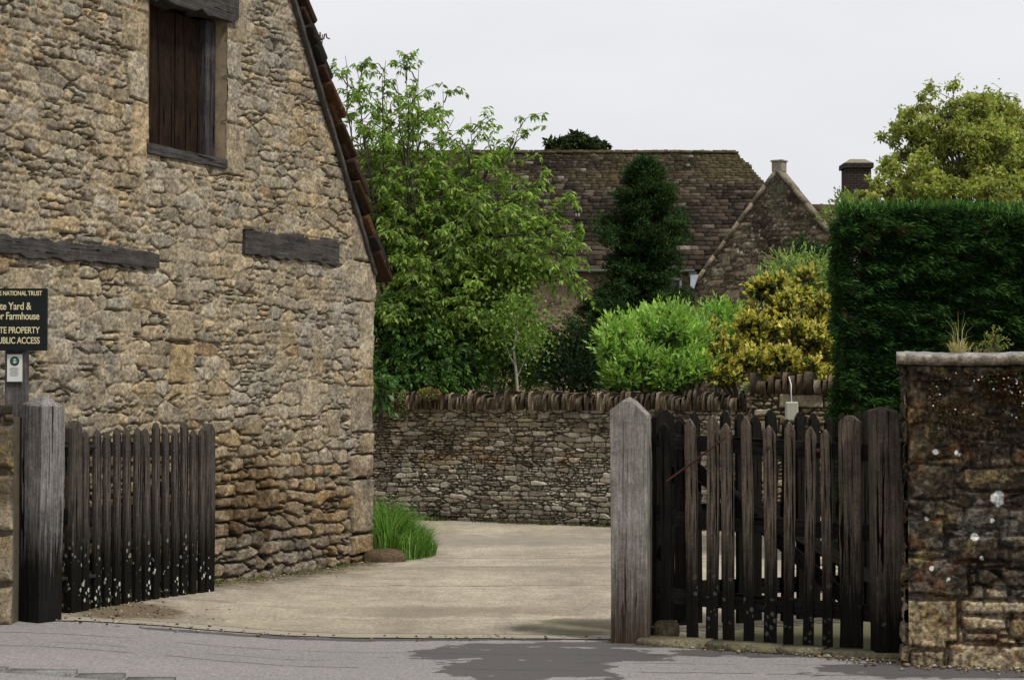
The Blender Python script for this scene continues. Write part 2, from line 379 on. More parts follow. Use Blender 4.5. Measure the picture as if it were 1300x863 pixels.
    yl = ramp(t, math_(t, 'MULTIPLY', math_(t, 'SUBTRACT', sep.outputs[1], 17.2), .6, clamp=True), [(0, 1), (1, 0)])
    c = mix(t, math_(t, 'MULTIPLY', ramp(t, d, [(.10, .95), (.5, 0)]), yl), c, mix(t, mid, (.055, .042, .024), (.10, .085, .035)))
    dk = math_(t, 'ADD', math_(t, 'MULTIPLY', math_(t, 'SUBTRACT', sep.outputs[0], .9), 1.), math_(t, 'MULTIPLY', math_(t, 'SUBTRACT', mid, .5), 2.0))
    nearf = math_(t, 'SUBTRACT', math_(t, 'MULTIPLY', ramp(t, dk, [(.0, 0), (.7, 1)]), .7), math_(t, 'MULTIPLY', math_(t, 'SUBTRACT', sep.outputs[1], 12.8), .5), clamp=True)
    c = mix(t, nearf, c, (.085, .085, .04))
    t.links.new(c, b.inputs['Base Color']); bump(t, b, math_(t, 'ADD', fine, mid), .5, .008); return m
def soil_mat(name, a, bc):
    m, t, b, o = new_mat(name); v = mapping(t, (1, 1, 1)); n = noise(t, v, 12, 6, .75)
    t.links.new(mix(t, ramp(t, n, [(.35, 0), (.65, 1)]), a, bc), b.inputs['Base Color']); bump(t, b, n, .8, .02); return m
xs = np.concatenate([[-500, -200, -60], np.linspace(-16, 16, 65), [60, 200, 500]])
ys = np.concatenate([[-60, -10], np.linspace(0, 30, 61), [45, 70, 120, 300, 900]])
X, Y = np.meshgrid(xs, ys)
kind(mesh_np('ground', np.stack([X, Y, H(X, Y) - .012], -1).reshape(-1, 3), grid_faces(len(xs), len(ys)), soil_mat('ground_soil', (.05, .05, .02), (.09, .075, .04))), 'structure')
strip('road', -14, 14, 281, lambda x: x * 0 + 2, edge_y, 60, .0, asphalt_mat())
drv = strip('driveway', -7, 9, 201, lambda x: edge_y(x) + .002, lambda x: x * 0 + 24.4, 90, .006, drive_mat())

# paved gutter of granite setts at the near left kerb
rnd = random.Random(4)
M_sett = stone_mat('sett', (1, 1, 1), .6, .2, 1.5)
V = []; Fq = []; Cc = []; x = -3.6; 
def push_box(V, Fq, Cc, c, size, col, Mx=None, jit=.004, rnd=rnd):
    hx, hy, hz = size[0] / 2, size[1] / 2, size[2] / 2; b = len(V)
    for z in (-hz, hz):
        for px_, py_ in ((-hx, -hy), (hx, -hy), (hx, hy), (-hx, hy)):
            v = Vector((px_ + rnd.uniform(-jit, jit), py_ + rnd.uniform(-jit, jit), z + rnd.uniform(-jit, jit)))
            if Mx: v = Mx @ v
            V.append(tuple(v + Vector(c))); Cc.append(col)
    Fq += [tuple(b + i for i in f) for f in ((3, 2, 1, 0), (4, 5, 6, 7), (0, 1, 5, 4), (1, 2, 6, 5), (2, 3, 7, 6), (3, 0, 4, 7))]
while x < .35:
    l = rnd.uniform(.22, .42); y = 10.05 - .045 * (x + 2.7)
    g = rnd.uniform(.8, 1.15)
    push_box(V, Fq, Cc, (x + l / 2, y, float(H(x + l / 2, y)) - .012), (l - .012, .13, .05), (.19 * g, .185 * g, .18 * g), Matrix.Rotation(-.045, 3, 'Z'))
    x += l
kind(mesh_np('gutter', V, Fq, M_sett, col=np.array(Cc)), 'structure')

# ------------------------------------------------------------------ THE BARN
SD = Vector((-.387, -.922, 0)); NO = Vector((.922, -.387, 0)); C0 = Vector((-1.294, 17.45, 0))
SD.normalize(); NO.normalize()
def BP(s, z, n=0.): return C0 + SD * s + NO * n + Vector((0, 0, z))
def lean(z): return -.022 * np.clip(z, 0, 99)
def s_of(px): k = (px - 650) / F; return (17.45 - 8.623 / (.42 - k)) * 1.085
WS0, WS1, WZ0, WZ1 = 2.585, 3.67, 3.395, 4.53
barn = empty('stone_barn', BP(0, 0))
tag(barn, 'large rubble stone barn gable with steep stone tiled verge, left of the drive', 'barn')
step = .0095
s_ax = np.arange(-.15, 6.7, step); z_ax = np.arange(-.12, 5.9, step)
S, Z = np.meshgrid(s_ax, z_ax)
rects = []
rnd = random.Random(11)
z = -.1; k = 0
qh = [.17, .19, .50, .22, .20, .42, .16, .62, .36, .42]
for h_ in qh:                                   # quoins up the corner
    wdt = (.22, .42)[k % 2] if h_ < .3 else rnd.uniform(.38, .46)
    if k == 7: wdt = .26
    rects.append((-.3, wdt, z, z + h_)); z += h_; k += 1
z = WZ0 - .10                                   # dressed jamb blocks either side of the hatch
for h_, wa, wb in ((.42, .30, .20), (.36, .18, .26), (.30, .24, .34), (.36, .34, .16)):
    rects.append((WS0 - wa, WS0 + .02, z, z + h_)); rects.append((WS1 - .02, WS1 + wb, z, z + h_)); z += h_
rects += [(3.02, 3.36, 1.62, 1.93), (3.05, 3.38, 1.94, 2.18), (3.75, 4.25, 1.98, 2.15), (4.6, 5.0, 1.75, 1.93), (1.05, 1.35, 1.34, 1.66), (.95, 1.12, 1.68, 2.1),
          (4.9, 5.3, 2.15, 2.4), (1.75, 2.1, .58, .75), (3.9, 4.2, 4.6, 4.95), (2.0, 2.3, 1.2, 1.37), (.62, .86, 1.15, 1.4)]
low = ss(Z + .3 * fbm(S / 1.3, Z / 1.3, 77, 3), 1.55, .55)
ID, E, BIG = rubble(S, Z, step, .235, .102, 3, rects, .40, .035, .44 - .34 * low)                 # 1 low down, where the pointing has gone
r1 = hid(ID, 1); r2 = hid(ID, 2); r3 = hid(ID, 3); r4 = hid(ID, 4)
flush = ss(fbm(S / .35, Z / .25, 91, 4), -.35, .45) * (1 - .75 * low)
jw = .006 + .006 * r1 + .007 * low
core = ss(E, .001, jw + .007)
rel = (.016 + .024 * low) * (1 - .60 * flush)
hgt = core * (rel + .007 * (r2 - .5) + (.022 * (r3 - .5)) * low) + .009 * (r3 - .5) * (1 - low)
hgt = hgt + core * .10 * (r4 - .5) * (Z - np.round(Z / .098) * .098) * (~BIG)
hgt += (.007 + .004 * low) * fbm(S / .06, Z / .045, 21, 4) * (1 - .4 * BIG) + .005 * fbm(S / .022, Z / .016, 22, 2) + .02 * fbm(S / .9, Z / .7, 23, 3)
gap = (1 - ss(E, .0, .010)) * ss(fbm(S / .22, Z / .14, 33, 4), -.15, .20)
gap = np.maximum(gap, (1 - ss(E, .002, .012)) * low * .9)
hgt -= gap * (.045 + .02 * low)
for a_, b_, c_b, d_b in ((s_of(197), 7, 2.455, 2.615), (s_of(427), s_of(307), 2.66, 2.885), (WS0 - .14, WS1 + .26, WZ1 - .05, WZ1 + .19), (WS0 - .03, WS1 + .03, WZ0 - .08, WZ0 + .02)):
    q_ = np.minimum(np.minimum(S - a_, b_ - S), np.minimum(Z - c_b, d_b - Z)); hgt = np.where(q_ > -.01, np.minimum(hgt, .0), hgt)
put = [(s_of(207), 3.33, .035), (s_of(267), 3.30, .03), (s_of(349), 4.45, .045), (s_of(136), 2.70, .025)]      # putlog holes
for a, b, c in put:
    hgt -= .09 * (1 - ss(np.maximum(np.abs(S - a) * .8, np.abs(Z - b)), c * .8, c))
base = palette(r2, [(.235, .195, .135), (.28, .235, .165), (.26, .235, .19), (.30, .25, .17), (.245, .22, .175), (.33, .255, .15), (.27, .225, .165), (.22, .19, .145)])
rust = (r1 > .985)[..., None]; base = np.where(rust, np.array([.25, .175, .105]), base)
mot = fbm(S / .05, Z / .04, 25, 4) + .6 * fbm(S / .018, Z / .016, 26, 2); base = base * (.80 + .42 * r4)[..., None] * (1 + .55 * mot)[..., None].clip(.45, 1.6)
base = np.where(BIG[..., None], base * np.array([1.08, 1.05, .99]), base)
lowc = np.array([.70, .57, .42])
base = base * (1 - low[..., None] * (1 - lowc) * .85)
mort = np.array([.34, .275, .18]) * (1 - low[..., None] * .6)
mf = (1 - ss(E, .002, jw + .003))[..., None]
c_ = base * (1 - mf) + mort * mf
c_ = c_ * (1 - .80 * np.clip(gap, 0, 1) ** 1.2)[..., None]               # shade inside the open joints, painted into the vertex colour
grey = ss(fbm(S / 1.1, Z / .8, 55, 4), .05, .5)[..., None] * .5
lum = c_.mean(-1, keepdims=True); c_ = c_ * (1 - grey) + lum * np.array([1.03, 1.0, .93]) * grey
och = ss(fbm(S / .8 + 4, Z / 1.6, 58, 4), .15, .55)[..., None] * .22
c_ = c_ * (1 - och) + c_ * np.array([1.15, .98, .72]) * och
dirt = ss(fbm(S / .45, Z / .3, 60, 5), .12, .5)[..., None] * (.65 * low[..., None] + .15)
c_ = c_ * (1 - dirt) + c_ * np.array([.34, .26, .19]) * dirt
pitch = math.atan2(2.16, 1.476); EZ = 2.66
roof_s = lambda zz: (zz - EZ) / math.tan(pitch)
edge_s = lean(Z)
Sx = np.maximum(S, edge_s)
wrap = np.clip(edge_s - S, 0, 1)                 # columns past the corner fold round the side
round_c = np.exp(-((S - edge_s) / .02) ** 2) * .014 * (S >= edge_s)
Nn = hgt - round_c - wrap * 1.0 * 2.2
P = np.array(C0)[None, None] + Sx[..., None] * np.array(SD) + Nn[..., None] * np.array(NO)
P = P - (wrap * 0)[..., None]
rag = .008 * fbm(Z / .05, Z * 0 + 3, 71, 3)
P = P + ((S < edge_s + .02) * rag)[..., None] * np.array(SD)
P[..., 2] += Z
keep = ~((S > WS0) & (S < WS1) & (Z > WZ0) & (Z < WZ1))
keep &= (Z < EZ + .05) | (S > roof_s(Z) - .02)
fc = grid_faces(len(s_ax), len(z_ax), keep)[:, ::-1]
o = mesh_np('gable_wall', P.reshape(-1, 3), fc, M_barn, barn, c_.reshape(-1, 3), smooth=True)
relo = [o]
GW = 7.7                                        # full gable width
apz = EZ + GW / 2 * math.tan(pitch)
mb = MB()                                       # core of the building: gable behind the facing, long sides, back
def prism(mb, sA, sB, n0, n1):
    pts = [(.05, -.2), (GW, -.2), (GW, EZ), (GW / 2, apz - .05), (.05, EZ)]
    a = [BP(s, z, n0) for s, z in pts]; b = [BP(s, z, n1) for s, z in pts]
    mb.add(a + b, [(4, 3, 2, 1, 0), (5, 6, 7, 8, 9)] + [(i, (i + 1) % 5, (i + 1) % 5 + 5, i + 5) for i in range(5)])
prism(mb, 0, 0, -.42, -11)
relo.append(mb.build('side_wall', flat_mat('barn_core', (.24, .20, .14), .95, .35, 8, .8), barn))
mb = MB()
pts = [BP(6.68, -.2, .0), BP(GW, -.2, .0), BP(GW, EZ, 0), BP(roof_s(5.88) * 0 + (GW - (5.88 - EZ) / math.tan(pitch)), 5.88, 0), BP(6.68, 3.9, 0)]
mb.add([BP(6.68, -.2), BP(GW, -.2), BP(GW, EZ), BP(6.68, EZ + (GW - 6.68) * math.tan(pitch))], [(0, 1, 2, 3)])
zz = 5.88; sl_ = roof_s(zz)
mb.add([BP(sl_, zz), BP(GW - sl_, zz), BP(GW / 2, apz)], [(0, 1, 2)])
relo.append(mb.build('upper_wall', flat_mat('barn_plain', (.27, .225, .16), .95, .4, 9, .9), barn))
# hatch reveals
mb = MB(); d = -.17; e = .012
a = [(WS0 - e, WZ0 - e), (WS1 + e, WZ0 - e), (WS1 + e, WZ1 + e), (WS0 - e, WZ1 + e)]
for i in range(4):
    (s0, z0), (s1, z1) = a[i], a[(i + 1) % 4]
    q = 6
    for u in range(q):
        f0, f1 = u / q, (u + 1) / q
        j = [rnd.uniform(-.008, .008) for _ in range(2)]
        mb.add([BP(s0 + (s1 - s0) * f0, z0 + (z1 - z0) * f0, .012), BP(s0 + (s1 - s0) * f1, z0 + (z1 - z0) * f1, .012), BP(s0 + (s1 - s0) * f1, z0 + (z1 - z0) * f1, d), BP(s0 + (s1 - s0) * f0, z0 + (z1 - z0) * f0, d)], [(0, 1, 2, 3)])
relo.append(mb.build('window_reveal', flat_mat('reveal_stone', (.30, .235, .15), .95, .5, 9, 1), barn))
BM = Matrix(((SD.x, NO.x, 0), (SD.y, NO.y, 0), (0, 0, 1)))       # local x along wall, y outwards
def slab_obj(name, s0, s1, z0, z1, n0, n1, mat, parent, bev=.008, sag=0, rough=.0, seg=10, rs=1):
    """a timber lying in the wall: own axes with local x along it so that the grain runs true"""
    r = random.Random(rs); L_ = s1 - s0; vs = []; fs = []
    for i in range(seg + 1):
        x = -L_ / 2 + L_ * i / seg; j = [r.uniform(-rough, rough) for _ in range(4)]
        dz = sag * (x / L_)
        vs += [(x, n0, z0 + dz + j[0]), (x, n1, z0 + dz + j[1]), (x, n1 + r.uniform(-rough, rough) * .4, z1 + dz + j[2]), (x, n0, z1 + dz + j[3])]
    for i in range(seg):
        b = i * 4
        for k in range(4): fs.append((b + k, b + (k + 1) % 4, b + 4 + (k + 1) % 4, b + 4 + k))
    fs += [(3, 2, 1, 0), (seg * 4, seg * 4 + 1, seg * 4 + 2, seg * 4 + 3)]
    zc = (z0 + z1) / 2; vs = [(a, b_, c - zc) for a, b_, c in vs]
    me = bpy.data.meshes.new(name); me.from_pydata(vs, [], fs); me.materials.append(mat)
    o = bpy.data.objects.new(name, me); COL.objects.link(o)
    M4 = BM.to_4x4(); M4.translation = BP((s0 + s1) / 2, zc)
    o.matrix_world = M4
    if bev: m = o.modifiers.new('b', 'BEVEL'); m.width = bev; m.segments = 2
    if parent:
        o.parent = parent; o.matrix_basis = M4
    relo.append(o) if parent is barn else None
    return o
slab_obj('timber_beam', s_of(197), 6.75, 2.47, 2.60, -.1, .036, W_beam, barn, rough=.016, seg=44, rs=2)
slab_obj('timber_beam', s_of(427), s_of(307), 2.67, 2.875, -.1, .032, W_beam, barn, rough=.016, seg=22, rs=3)
slab_obj('lintel', WS0 - .13, WS1 + .25, WZ1 - .02, WZ1 + .17, -.16, .05, W_beam, barn, rough=.024, seg=16, rs=5, sag=-.05)
slab_obj('sill', WS0 - .02, WS1 + .02, WZ0 - .065, WZ0 + .012, -.16, .02, W_beam, barn, rough=.006, seg=8, rs=6)
shut = slab_obj('shutter', WS0 + .10, WS1 - .005, WZ0 + .01, WZ1 - .02, -.20, -.165, W_shut, barn, bev=0, seg=2)
bw = (WS1 - WS0 - .155) / 5
for i in range(5):
    b = slab_obj('board', WS0 + .15 + i * bw + .003, WS0 + .15 + (i + 1) * bw - .004, WZ0 + .015, WZ1 - .03, -.163 + .006 * (i % 2), -.138 + .008 * (i % 2), W_shut, None, bev=.004, seg=1, rs=i)
    b.parent = shut; b.matrix_basis = shut.matrix_basis.inverted() @ b.matrix_world
slab_obj('shutter_frame', WS0 + .004, WS0 + .15, WZ0 + .01, WZ1 - .02, -.16, -.085, W_frame, barn, seg=1)
# roof: stepped stone tiles down the verge, sheet behind
sl_len = (GW / 2) / math.cos(pitch) + .1
UP = SD * math.cos(pitch) + Vector((0, 0, math.sin(pitch))); UN = -SD * math.sin(pitch) + Vector((0, 0, math.cos(pitch)))
Vt = []; Ft = []; Ct = []; rnd = random.Random(21)
u = -.16
RM = Matrix((UP, NO, UN)).transposed()
while u < sl_len - .05:
    ex = rnd.uniform(.15, .21); n = .125
    for col_ in range(4):
        wd = rnd.uniform(.26, .42); th = rnd.uniform(.045, .075)
        M_ = RM @ Matrix.Rotation(rnd.uniform(.16, .24), 3, 'Y')
        c = BP(0, EZ) + UP * (u + .17) + UN * (.075 + rnd.uniform(-.01, .012)) + NO * (n - wd / 2 + rnd.uniform(-.045, .02) * (col_ == 0))
        g = rnd.choice([(.060, .028, .016), (.038, .022, .015), (.026, .020, .017), (.075, .038, .018), (.045, .026, .014), (.020, .017, .015)])
        push_box(Vt, Ft, Ct, c, (.38, wd - .006, th), g, M_, .008, rnd)
        n -= wd
    u += ex
verge = mesh_np('verge_tiles', Vt, Ft, M_btile, barn, np.array(Ct)); relo.append(verge)
m = verge.modifiers.new('b', 'BEVEL'); m.width = .022; m.segments = 2
Vt = []; Ft = []; Ct = []; rnd = random.Random(22)
for side in (0, 1):
    u = -.16
    while u < sl_len:
        ex = .2
        if side == 0: c = BP(0, EZ) + UP * (u + .14) + UN * .05; M_ = RM @ Matrix.Rotation(.10, 3, 'Y')
        else:
            UP2 = -SD * math.cos(pitch) + Vector((0, 0, math.sin(pitch))); UN2 = SD * math.sin(pitch) + Vector((0, 0, math.cos(pitch)))
            c = BP(GW, EZ) + UP2 * (u + .14) + UN2 * .05; M_ = Matrix((UP2, -NO, UN2)).transposed() @ Matrix.Rotation(.10, 3, 'Y')
        lo = -1.2 if side == 0 else .12
        push_box(Vt, Ft, Ct, c + NO * ((lo - 11) / 2), (.34, 11 + lo, .04), (.09, .055, .035), M_, .0, rnd)
        u += ex
relo.append(mesh_np('roof', Vt, Ft, M_btile, barn, np.array(Ct)))
# barge timber under the tiles
mb = MB()
mb.box(BP(0, EZ) + UP * (sl_len / 2 - .02) + UN * -.012 + NO * .032, (sl_len + .02, .045, .05), RM)
relo.append(mb.build('barge_board', flat_mat('old_barge', (.065, .058, .052), .9, .5, 20, .8), barn, bevel=.01))
for o in relo:
    mw = o.matrix_basis.copy(); mw.translation = mw.translation - barn.location; o.matrix_basis = mw
# small iron scroll finial fixed on the verge
vz = at(409, 115, 16.55); vt = at(409, 44, 16.55)
fin = empty('weather_vane', vz)
tag(fin, 'tiny curled iron finial on a thin rod rising from the barn roof edge', 'finial')
tb = TB(); tb.tube([vz - vz + Vector((-.02, 0, -.08)), Vector((-.01, 0, .1)), Vector((0, 0, (vt - vz).z))], [.006, .006, .005]); tb.build('rod', M_iron, fin)
tb = TB(); zt = (vt - vz).z
tb.tube([Vector((-.02, 0, zt + .02)), Vector((-.018, 0, zt - .03)), Vector((0, 0, zt - .055)), Vector((.012, 0, zt - .04)), Vector((.02, 0, zt)), Vector((.032, 0, zt + .008)), Vector((.04, 0, zt - .03)), Vector((.065, 0, zt - .04))], [.007] * 8); tb.build('scroll', M_iron, fin)

# ------------------------------------------------------------------ generic wall along a path
def path_wall(name, pts, z0, z1, step, cw, ch, seed, mat, cols, parent, relf=.028, gapd=.04, round_top=0, rects=(), thick=.4, mortc=(.12, .10, .075), spec=None, ox=0., warp=.03, gapk=.9):
    pts = np.array(pts, float); seg = np.hypot(*np.diff(pts, axis=0).T); cum = np.concatenate([[0], np.cumsum(seg)])
    s_ax = np.arange(0, cum[-1], step); z_ax = np.arange(z0, z1 + step * .5, step)
    S, Z = np.meshgrid(s_ax + ox, z_ax)
    ID, E, BIG = rubble(S, Z, step, cw, ch, seed, rects, .42, warp)
    r1, r2, r3, r4 = (hid(ID, seed + k) for k in (1, 2, 3, 4))
    core = ss(E, .0, ch * .22)
    hgt = core * (relf + relf * .9 * (r3 - .5)) + .25 * relf * fbm(S / (ch * .7), Z / (ch * .5), seed + 9, 4) + .02 * fbm(S / .8, Z / .6, seed + 8, 3)
    gap = (1 - ss(E, 0, ch * .13)); hgt -= gap * gapd
    col = palette(r2, cols) * (.75 + .5 * r4)[..., None]
    mf = (1 - ss(E, 0, ch * .12))[..., None] * gapk
    col = col * (1 - mf) + np.array(mortc) * mf
    if spec: col, hgt = spec(S, Z, ID, E, col, hgt)
    x = np.interp(s_ax, cum, pts[:, 0]); y = np.interp(s_ax, cum, pts[:, 1])
    tx = np.gradient(x); ty = np.gradient(y); l = np.hypot(tx, ty); nx, ny = ty / l, -tx / l
    if round_top: pass
    P = np.stack([x[None] + nx[None] * hgt, y[None] + ny[None] * hgt, Z], -1)
    o = mesh_np(name, P.reshape(-1, 3), grid_faces(len(s_ax), len(z_ax)), mat, parent, col.reshape(-1, 3), smooth=True)
    return o, (s_ax, x, y, nx, ny)
def core_box(name, pts, off, thick, z0, z1, mat, parent):
    mb = MB(); pts = [Vector((a, b, 0)) for a, b in pts]
    for a, b in zip(pts, pts[1:]):
        t = (b - a).normalized(); n = Vector((t.y, -t.x, 0))
        q = [a - n * off, b - n * off, b - n * (off + thick), a - n * (off + thick)]
        mb.add([v + Vector((0, 0, z0)) for v in q] + [v + Vector((0, 0, z1)) for v in q], [(3, 2, 1, 0), (4, 5, 6, 7), (0, 1, 5, 4), (1, 2, 6, 5), (2, 3, 7, 6), (3, 0, 4, 7)])
    return mb.build(name, mat, parent)
M_core = flat_mat('wall_core', (.10, .085, .06), .95, .4, 15, .8)

# ------------------------------------------------------------------ garden wall
gw = empty('garden_wall', (1.1, 21.5, 0))
tag(gw, 'long dry stone garden wall with upright cope stones across the back of the drive', 'wall')
GP = [(-4.2, 23.9), (-1.68, 23.0), (1.12, 21.5), (2.66, 20.72)]
def gspec(S, Z, ID, E, col, hgt):
    n = fbm(S / .9, Z / .45, 404, 4)
    dk = ss(n, .0, .5)[..., None] * .45; col = col * (1 - dk)
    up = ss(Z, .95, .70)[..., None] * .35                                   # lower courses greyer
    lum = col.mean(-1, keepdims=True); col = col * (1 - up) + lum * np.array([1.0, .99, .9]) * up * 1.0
    rt = ss(fbm(S / .5 + 7, Z / .25, 410, 3), .25, .5)[..., None] * ss(np.abs(Z - .78), .2, .05)[..., None] * .5
    col = col * (1 - rt) + np.array([.30, .19, .08]) * rt
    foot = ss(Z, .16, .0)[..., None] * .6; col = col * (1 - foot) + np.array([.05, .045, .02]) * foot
    return col, hgt
GC = [(.34, .29, .21), (.21, .17, .115), (.44, .39, .30), (.15, .12, .08), (.37, .32, .23), (.26, .21, .14), (.56, .51, .41), (.19, .155, .105)]
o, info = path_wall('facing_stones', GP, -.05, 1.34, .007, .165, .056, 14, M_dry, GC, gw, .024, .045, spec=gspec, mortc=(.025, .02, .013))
o2 = core_box('core', GP, .02, .4, -.05, 1.335, M_core, gw)
def cope(pts, z0, hgt, seed, thick=(.022, .062), depth=.42, lean_=.07):
    V = []; Fq = []; Cc = []; r = random.Random(seed)
    pts = [Vector((a, b, 0)) for a, b in pts]
    for a, b in zip(pts, pts[1:]):
        t = (b - a); L_ = t.length; t.normalize(); n = Vector((t.y, -t.x, 0)); u = 0
        while u < L_:
            w_ = r.uniform(*thick); h_ = hgt * r.uniform(.70, 1.18)
            la = r.uniform(-lean_, lean_)
            M_ = Matrix((t, -n, Vector((0, 0, 1)))).transposed() @ Matrix.Rotation(la, 3, 'Y')
            c = a + t * (u + w_ / 2) - n * (depth / 2 - .05 + r.uniform(-.05, .045)) + Vector((0, 0, z0 + h_ / 2 - .01))
            g = r.uniform(.55, 1.2); cc = r.choice([(.14, .11, .075), (.09, .07, .045), (.21, .17, .12), (.12, .092, .06), (.13, .09, .06), (.06, .045, .03)])
            # rough slab: 2x3 grid front with jagged crown
            b0 = len(V); k = 3
            prof = [(-.5, 0), (-.5 + r.uniform(-.02, .03), .55), (-.49 + r.uniform(0, .06), .90), (-.36 + r.uniform(-.08, .1), 1.0 + r.uniform(-.03, .06)), (.25, .96 + r.uniform(-.05, .08)), (.45, .8), (.5, .4), (.5, 0)]
            for sx in (-.5, .5):
                for (py_, pz_) in prof:
                    v = Vector((sx * w_ * .88 * (1 - .30 * pz_ * r.random()) + r.uniform(-.004, .004), py_ * depth + r.uniform(-.012, .012), (pz_ - .5) * h_ + r.uniform(-.008, .008)))
                    V.append(tuple(M_ @ v + c)); f = g * (1 if pz_ < .8 else 1.1); Cc.append((cc[0] * f, cc[1] * f, cc[2] * f))
            m_ = len(prof)
            for i in range(m_):
                j = (i + 1) % m_; Fq.append((b0 + i, b0 + m_ + i, b0 + m_ + j, b0 + j))
            for i in (0, 1, 2):
                Fq.append((b0 + i, b0 + i + 1, b0 + m_ - 2 - i, b0 + m_ - 1 - i)[::-1]); Fq.append((b0 + m_ + i, b0 + m_ + i + 1, b0 + 2 * m_ - 2 - i, b0 + 2 * m_ - 1 - i))
            u += w_
    return V, Fq, Cc
V, Fq, Cc = cope(GP, 1.335, .19, 5)
o3 = mesh_np('cope_stones', V, Fq, M_dry, gw, np.array(Cc))
# gate pillar at its right end
P0, P1 = (2.60, 20.55), (3.44, 20.35)
PR = [(.02, .30, 1.10, 1.24), (.30, .78, 1.36, 1.52), (.02, .28, .55, .8), (.5, .82, .75, .95), (.3, .8, .1, .3)]
pil = empty('wall_pillar', (3.0, 20.5, 0))
tag(pil, 'square rubble pillar ending the garden wall, with a white box hung on it', 'pillar')
PC = [(.30, .25, .16), (.22, .18, .12), (.36, .31, .22), (.16, .13, .09), (.33, .27, .15)]
o4, _ = path_wall('facing_stones', [P0, P1], -.05, 1.53, .008, .2, .085, 24, M_dry, PC, pil, .03, .04, rects=PR, mortc=(.07, .055, .035))
path_wall('side_stones', [(2.60, 21.2), P0], -.05, 1.53, .012, .2, .085, 25, M_dry, PC, pil, .03, .04, mortc=(.07, .055, .035))
path_wall('side_stones', [P1, (3.44, 21.1)], -.05, 1.53, .012, .2, .085, 26, M_dry, PC, pil, .03, .04, mortc=(.07, .055, .035))
core_box('core', [P0, P1], .02, .6, -.05, 1.525, M_core, pil)
V, Fq, Cc = cope([(2.58, 20.55), (3.46, 20.33)], 1.525, .20, 8, (.06, .13), .62)
mesh_np('cope_stones', V, Fq, M_dry, pil, np.array(Cc))
relocate(gw, (1.1, 21.5, 0)); relocate(pil, (3.0, 20.5, 0))
# white box on cable
bx = at(1005, 522, 20.33); box_ = empty('junction_box', bx)
tag(box_, 'small white plastic box hanging on a pale cable from the wall pillar', 'electrical box')
mb = MB(); mb.box((0, 0, 0), (.135, .075, .205)); mb.build('housing', flat_mat('box_case', (.5, .5, .43), .6, .15, 8, 0), box_, bevel=.012)
mb = MB(); mb.box((0, -.041, 0), (.115, .01, .185)); mb.build('cover', flat_mat('box_cover', (.42, .42, .34), .5, .15, 10, 0), box_, bevel=.004)
tb = TB(); tb.tube([(0, .0, .10), (-.008, -.02, .2), (-.004, -.01, .28), (-.01, .12, .37)], [.007] * 4); tb.build('cable', M_white, box_)

# ------------------------------------------------------------------ right hand boundary pier
pr = empty('boundary_wall', (2.3, 10.9, 0))
tag(pr, 'thick old lichened stone boundary wall with a flat capping slab at the right edge', 'wall')
RP = [(2.275, 10.88), (4.6, 10.42)]
prect = [(-.05, .27, .10, .38), (.29, .72, .30, .385), (.30, .55, .21, .29), (.31, .50, .145, .20), (.0, .20, -.05, .09), (.56, 1.0, .17, .29), (.22, .7, -.06, .13), (-.05, .34, .40, .62),
         (.0, .2, .66, .84), (.22, .5, .60, .74), (.0, .26, .95, 1.15), (.3, .7, 1.0, 1.13), (.0, .24, 1.38, 1.62), (.0, .3, 1.18, 1.36), (.55, .95, .75, .9)]
def pspec(S, Z, ID, E, col, hgt):
    fl = ss(Z + .15 * fbm(S / .25, Z / .2, 500, 3), .45, .65) * .62; hgt = hgt * (1 - fl) + .022 * fl * fbm(S / .10, Z / .07, 506, 5) + .010 * fl
    lo_ = (1 - ss(Z, .36, .5))[..., None]; col = col * (.62 + 1.0 * lo_)
    n = fbm(S / .35, Z / .25, 501, 5); dk = ss(n, -.35, .20)[..., None] * ss(Z, .25, .6)[..., None] * .78
    col = col * (1 - dk) + np.array([.030, .022, .016]) * dk
    y = ss(fbm(S / .12, Z / .12, 502, 4), .16, .42)[..., None] * .65; col = col * (1 - y) + np.array([.20, .155, .07]) * y
    r = ss(fbm(S / .16 + 3, Z / .12, 503, 4), .22, .42)[..., None] * .6; col = col * (1 - r) + np.array([.095, .045, .02]) * r
    g = ss(fbm(S / .2 + 8, Z / .2, 504, 4), .2, .4)[..., None] * .45; col = col * (1 - g) + np.array([.15, .14, .12]) * g
    sp = fbm(S / .022, Z / .02, 507, 3)[..., None]; col = col * (1 + 1.3 * sp).clip(.25, 2.2)
    bl_ = ss(fbm(S / .07, Z / .05, 508, 4), .12, .3)[..., None] * ss(Z, .36, .5)[..., None] * .75; col = col * (1 - bl_) + np.array([.012, .010, .008]) * bl_
    for a, b, rr in ((.50, .965, .042), (.37, .74, .020), (.47, .835, .012), (.13, .56, .012), (.29, .405 + .8, .012), (.155, 1.225, .018), (.27, 1.22, .015), (.22, .50, .010), (.41, .625, .014), (.10, .84, .01)):
        m_ = ss(np.hypot(S - a, (Z - b) * .9) + .010 * fbm(S / .03, Z / .03, 505, 2), rr, rr * .8)[..., None]
        col = col * (1 - m_) + np.array([.62, .63, .60]) * m_
    return col, hgt
PPC = [(.11, .085, .055), (.17, .13, .075), (.13, .11, .08), (.20, .155, .09), (.09, .072, .052)]
path_wall('facing_stones', RP, -.08, 1.715, .0055, .24, .115, 44, M_pier, PPC, pr, .022, .03, rects=prect, spec=pspec, mortc=(.075, .058, .04), gapk=.7, warp=.04)
path_wall('end_stones', [(2.345, 11.4), (2.268, 10.862)], -.08, 1.715, .008, .24, .115, 45, M_pier, PPC, pr, .022, .03, spec=lambda S, Z, *q: pspec(S + 5, Z, *q), mortc=(.075, .058, .04))
core_box('core', RP, .03, .5, -.08, 1.71, M_core, pr)
